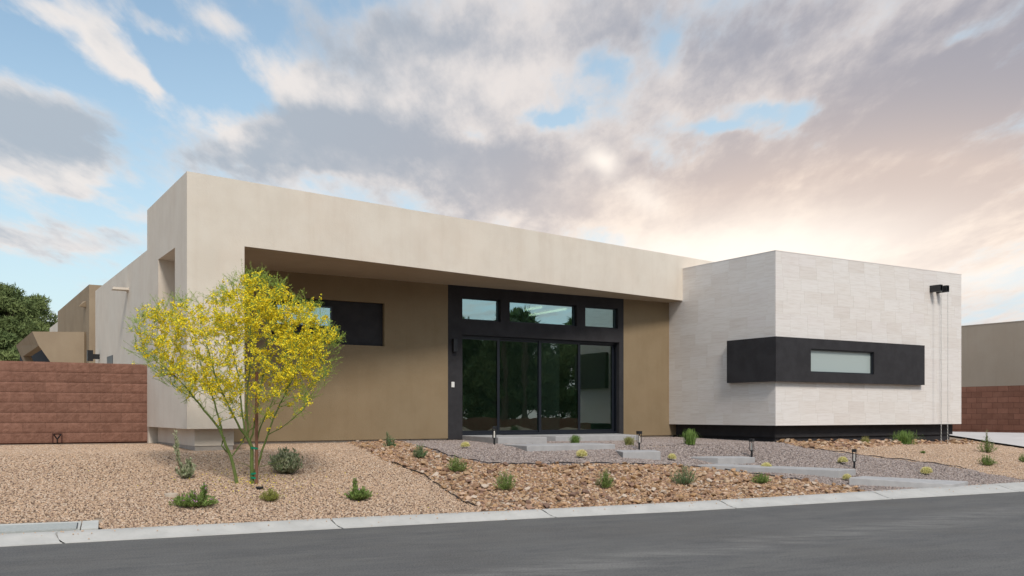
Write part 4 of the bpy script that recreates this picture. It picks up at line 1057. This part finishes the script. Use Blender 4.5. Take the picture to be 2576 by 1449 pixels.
# ------------------------------------------------------------------ trees beyond the house
def pine_mesh(seed, hgt, rad, nclump, per, leaf, m, base=.22):
    r = np.random.default_rng(seed); T_ = []
    cl = []
    while len(cl) < nclump:
        z = r.uniform(base, 1); rr = rad*(1-((z-base)/(1-base))**1.6*.85)*(.55+.45*math.sin(min(1, (z-base)*5)*math.pi/2))
        a = r.uniform(0, 6.283); q = math.sqrt(r.uniform(.12, 1)); cl.append((rr*q*math.cos(a), rr*q*math.sin(a), z*hgt, r.uniform(.45, 1.)*rad*.27))
    V = []; Fc = []
    for cx, cy, cz, cr in cl:
        P_ = r.normal(0, 1, (per, 3)); P_ /= np.linalg.norm(P_, axis=1)[:, None]; P_ *= (r.uniform(.25, 1, (per, 1))**.5)*cr; P_[:, 2] *= .62
        P_ += (cx, cy, cz)
        d = r.normal(0, 1, (per, 3))+(0, 0, .8); d /= np.linalg.norm(d, axis=1)[:, None]
        s = np.cross(d, r.normal(0, 1, (per, 3))); s /= np.linalg.norm(s, axis=1)[:, None]
        for p, dd, ss in zip(P_, d, s):
            n = len(V); V += [tuple(p-ss*leaf*.16), tuple(p+ss*leaf*.16), tuple(p+dd*leaf)]; Fc.append((n, n+1, n+2))
    return mesh('crown', V, Fc, m), cl
def pine(name, x, y, seed, hgt, rad, lab, cat='tree', group=None, nclump=130, per=170, leaf=.26, z0=.8, base=.22):
    me, cl = pine_mesh(seed, hgt, rad, nclump, per, leaf, M_pine, base)
    t = empty(name, (x, y, z0), lab, cat, group)
    o = link(bpy.data.objects.new('crown', me), t); o['kind'] = 'stuff'
    r = random.Random(seed); m = MB(); m.tube([(0, 0, -.2), (.1, 0, hgt*.3), (0, .1, hgt*.6), (0, 0, hgt*.93)], [.24, .2, .13, .03], 8)
    obj('trunk', m.V, m.F, M_pineb, t, world=False)
    m = MB()
    for c in cl[::3]:
        zz = max(.5, c[2]-abs(c[0])*.4-.5); m.tube([(0, 0, zz), (c[0]*.5, c[1]*.5, zz+.3*(c[2]-zz)), (c[0], c[1], c[2])], [.07, .045, .015], 4, cap=False)
    obj('branches', m.V, m.F, M_pineb, t, world=False)
    return t
def at(px, Y): return (px-CX)/F*Y
PG = 'pine trees beyond the garden wall'
pine('pine_tree', at(15, 62), 62, 1, 9.0, 3.6, 'tall dark pine tree at the left edge beyond the block wall', group=PG, nclump=170)
pine('pine_tree', at(85, 66), 66, 2, 8.9, 2.9, 'pine tree with a ragged pointed top, nearest the tan rear wing', group=PG, nclump=130)
pine('pine_tree', at(-75, 60), 60, 3, 8.2, 3.2, 'pine tree partly cut off by the left edge of the photo', group=PG)
pine('pine_tree', at(8, 45), 45, 4, 4.5, 2.0, 'lower bushier pine in front of the tall one at the left edge', group=PG, nclump=80, leaf=.22, base=.05)
pine('pine_tree', at(190, 70), 70, 5, 7.8, 2.2, 'pine tree whose tip just shows above the tan rear wing', group=PG, nclump=90)
# across the street: what the glass doors mirror
RG = 'dark trees across the street mirrored in the glass doors'
k = 0
proto = None
for (x, y, s) in ((44, 13, .95), (46, 6, 1.05), (43, 0, .85), (47, -6, 1.1), (45, -12, .9), (44, -19, 1.0), (40, -26, 1.05), (52, 17, .9), (50, -2, 1.2), (38, -33, 1.)):
    if proto is None: proto = pine('broad_tree', x, y, 9, 8.2, 4.2, 'dark tree across the street, seen mirrored in the sliding doors', group=RG, nclump=120, per=130, leaf=.5, z0=0, base=.18); t = proto
    else: t = copy_tree(proto)
    t.location = (x, y, -.1); t.scale = (s, s, s); t.rotation_euler = (0, 0, x*y)
for (x, y, s) in ((30, -16, 1.1), (22, -20, 1.2), (13, -19, 1.15), (5, -22, 1.25), (-4, -20, 1.1), (-13, -23, 1.25), (-22, -21, 1.15), (-31, -19, 1.2), (18, -27, 1.4), (0, -29, 1.4), (-18, -30, 1.4)):  # unseen trees, added to cut the low light reaching the house front
    t = copy_tree(proto); t.location = (x, y, -.1); t.scale = (s, s, s); t.rotation_euler = (0, 0, x*y*.7)
    t['label'] = 'broad dark tree added unseen behind the viewer to block low light'; t['group'] = 'unseen trees added behind the viewer to block low light'
def palm(x, y, h):
    t = empty('palm_tree', (x, y, -.1), 'palm tree across the street, seen mirrored in the transom windows', 'tree', 'palms across the street')
    m = MB().tube([(0, 0, 0), (.1, 0, h*.5), (0, 0, h)], [.28, .2, .18], 8); obj('trunk', m.V, m.F, M_pineb, t, world=False)
    m = MB(); r = random.Random(int(x*7+y))
    for i in range(34):
        a = r.uniform(0, 6.28); e = r.uniform(-.9, 1.3); L = r.uniform(1.1, 1.6); d = Vector((math.cos(a)*math.cos(e), math.sin(a)*math.cos(e), math.sin(e)))
        for j in range(9):
            dd = (d+Vector((r.gauss(0, .22), r.gauss(0, .22), r.gauss(0, .22)))).normalized(); s = dd.cross(Vector((0, 0, 1))).normalized()*.05
            b_ = Vector((0, 0, h))+d*L*.35; m.add([b_-s, b_+s, b_+dd*L*.8-Vector((0, 0, .25))], [(0, 1, 2)])
        m.tube([Vector((0, 0, h)), Vector((0, 0, h))+d*L*.4], .02, 3, cap=False)
    obj('fronds', m.V, m.F, M_palm, t, world=False)['kind'] = 'stuff'
for x, y, h in ((40, 9, 7.6), (42, 3, 8.4), (41, 1.8, 8.0), (41, -9, 8.2)): palm(x, y, h)
m = MB(); m.prism([(33, 16), (33.2, 16), (31.2, -30), (31, -30)], -.1, 1.25)
tag(m.build('street_wall', M_redw, loc=(32, -7, -.1)), 'low red brown wall across the street, seen mirrored in the sliding doors', 'wall')
r = random.Random(8); m = MB()
V = []; n = 40
for i in range(n+1):
    for j in range(7):
        x = 27.5+(j-3)*.8-(i/n)*1.5; y = 15-i*1.1; V.append((x, y, -.12+max(0, (1-((j-3)/3)**2))*(.35+.5*abs(math.sin(i*.9))+r.uniform(0, .2))))
tag(obj('dirt_mound', V, [(i*7+j, i*7+j+1, (i+1)*7+j+1, (i+1)*7+j) for i in range(n) for j in range(6)], M_dirt, loc=(27, -6, -.1), smooth=True), 'long low dirt mound across the street, seen mirrored in the sliding doors', 'mound')
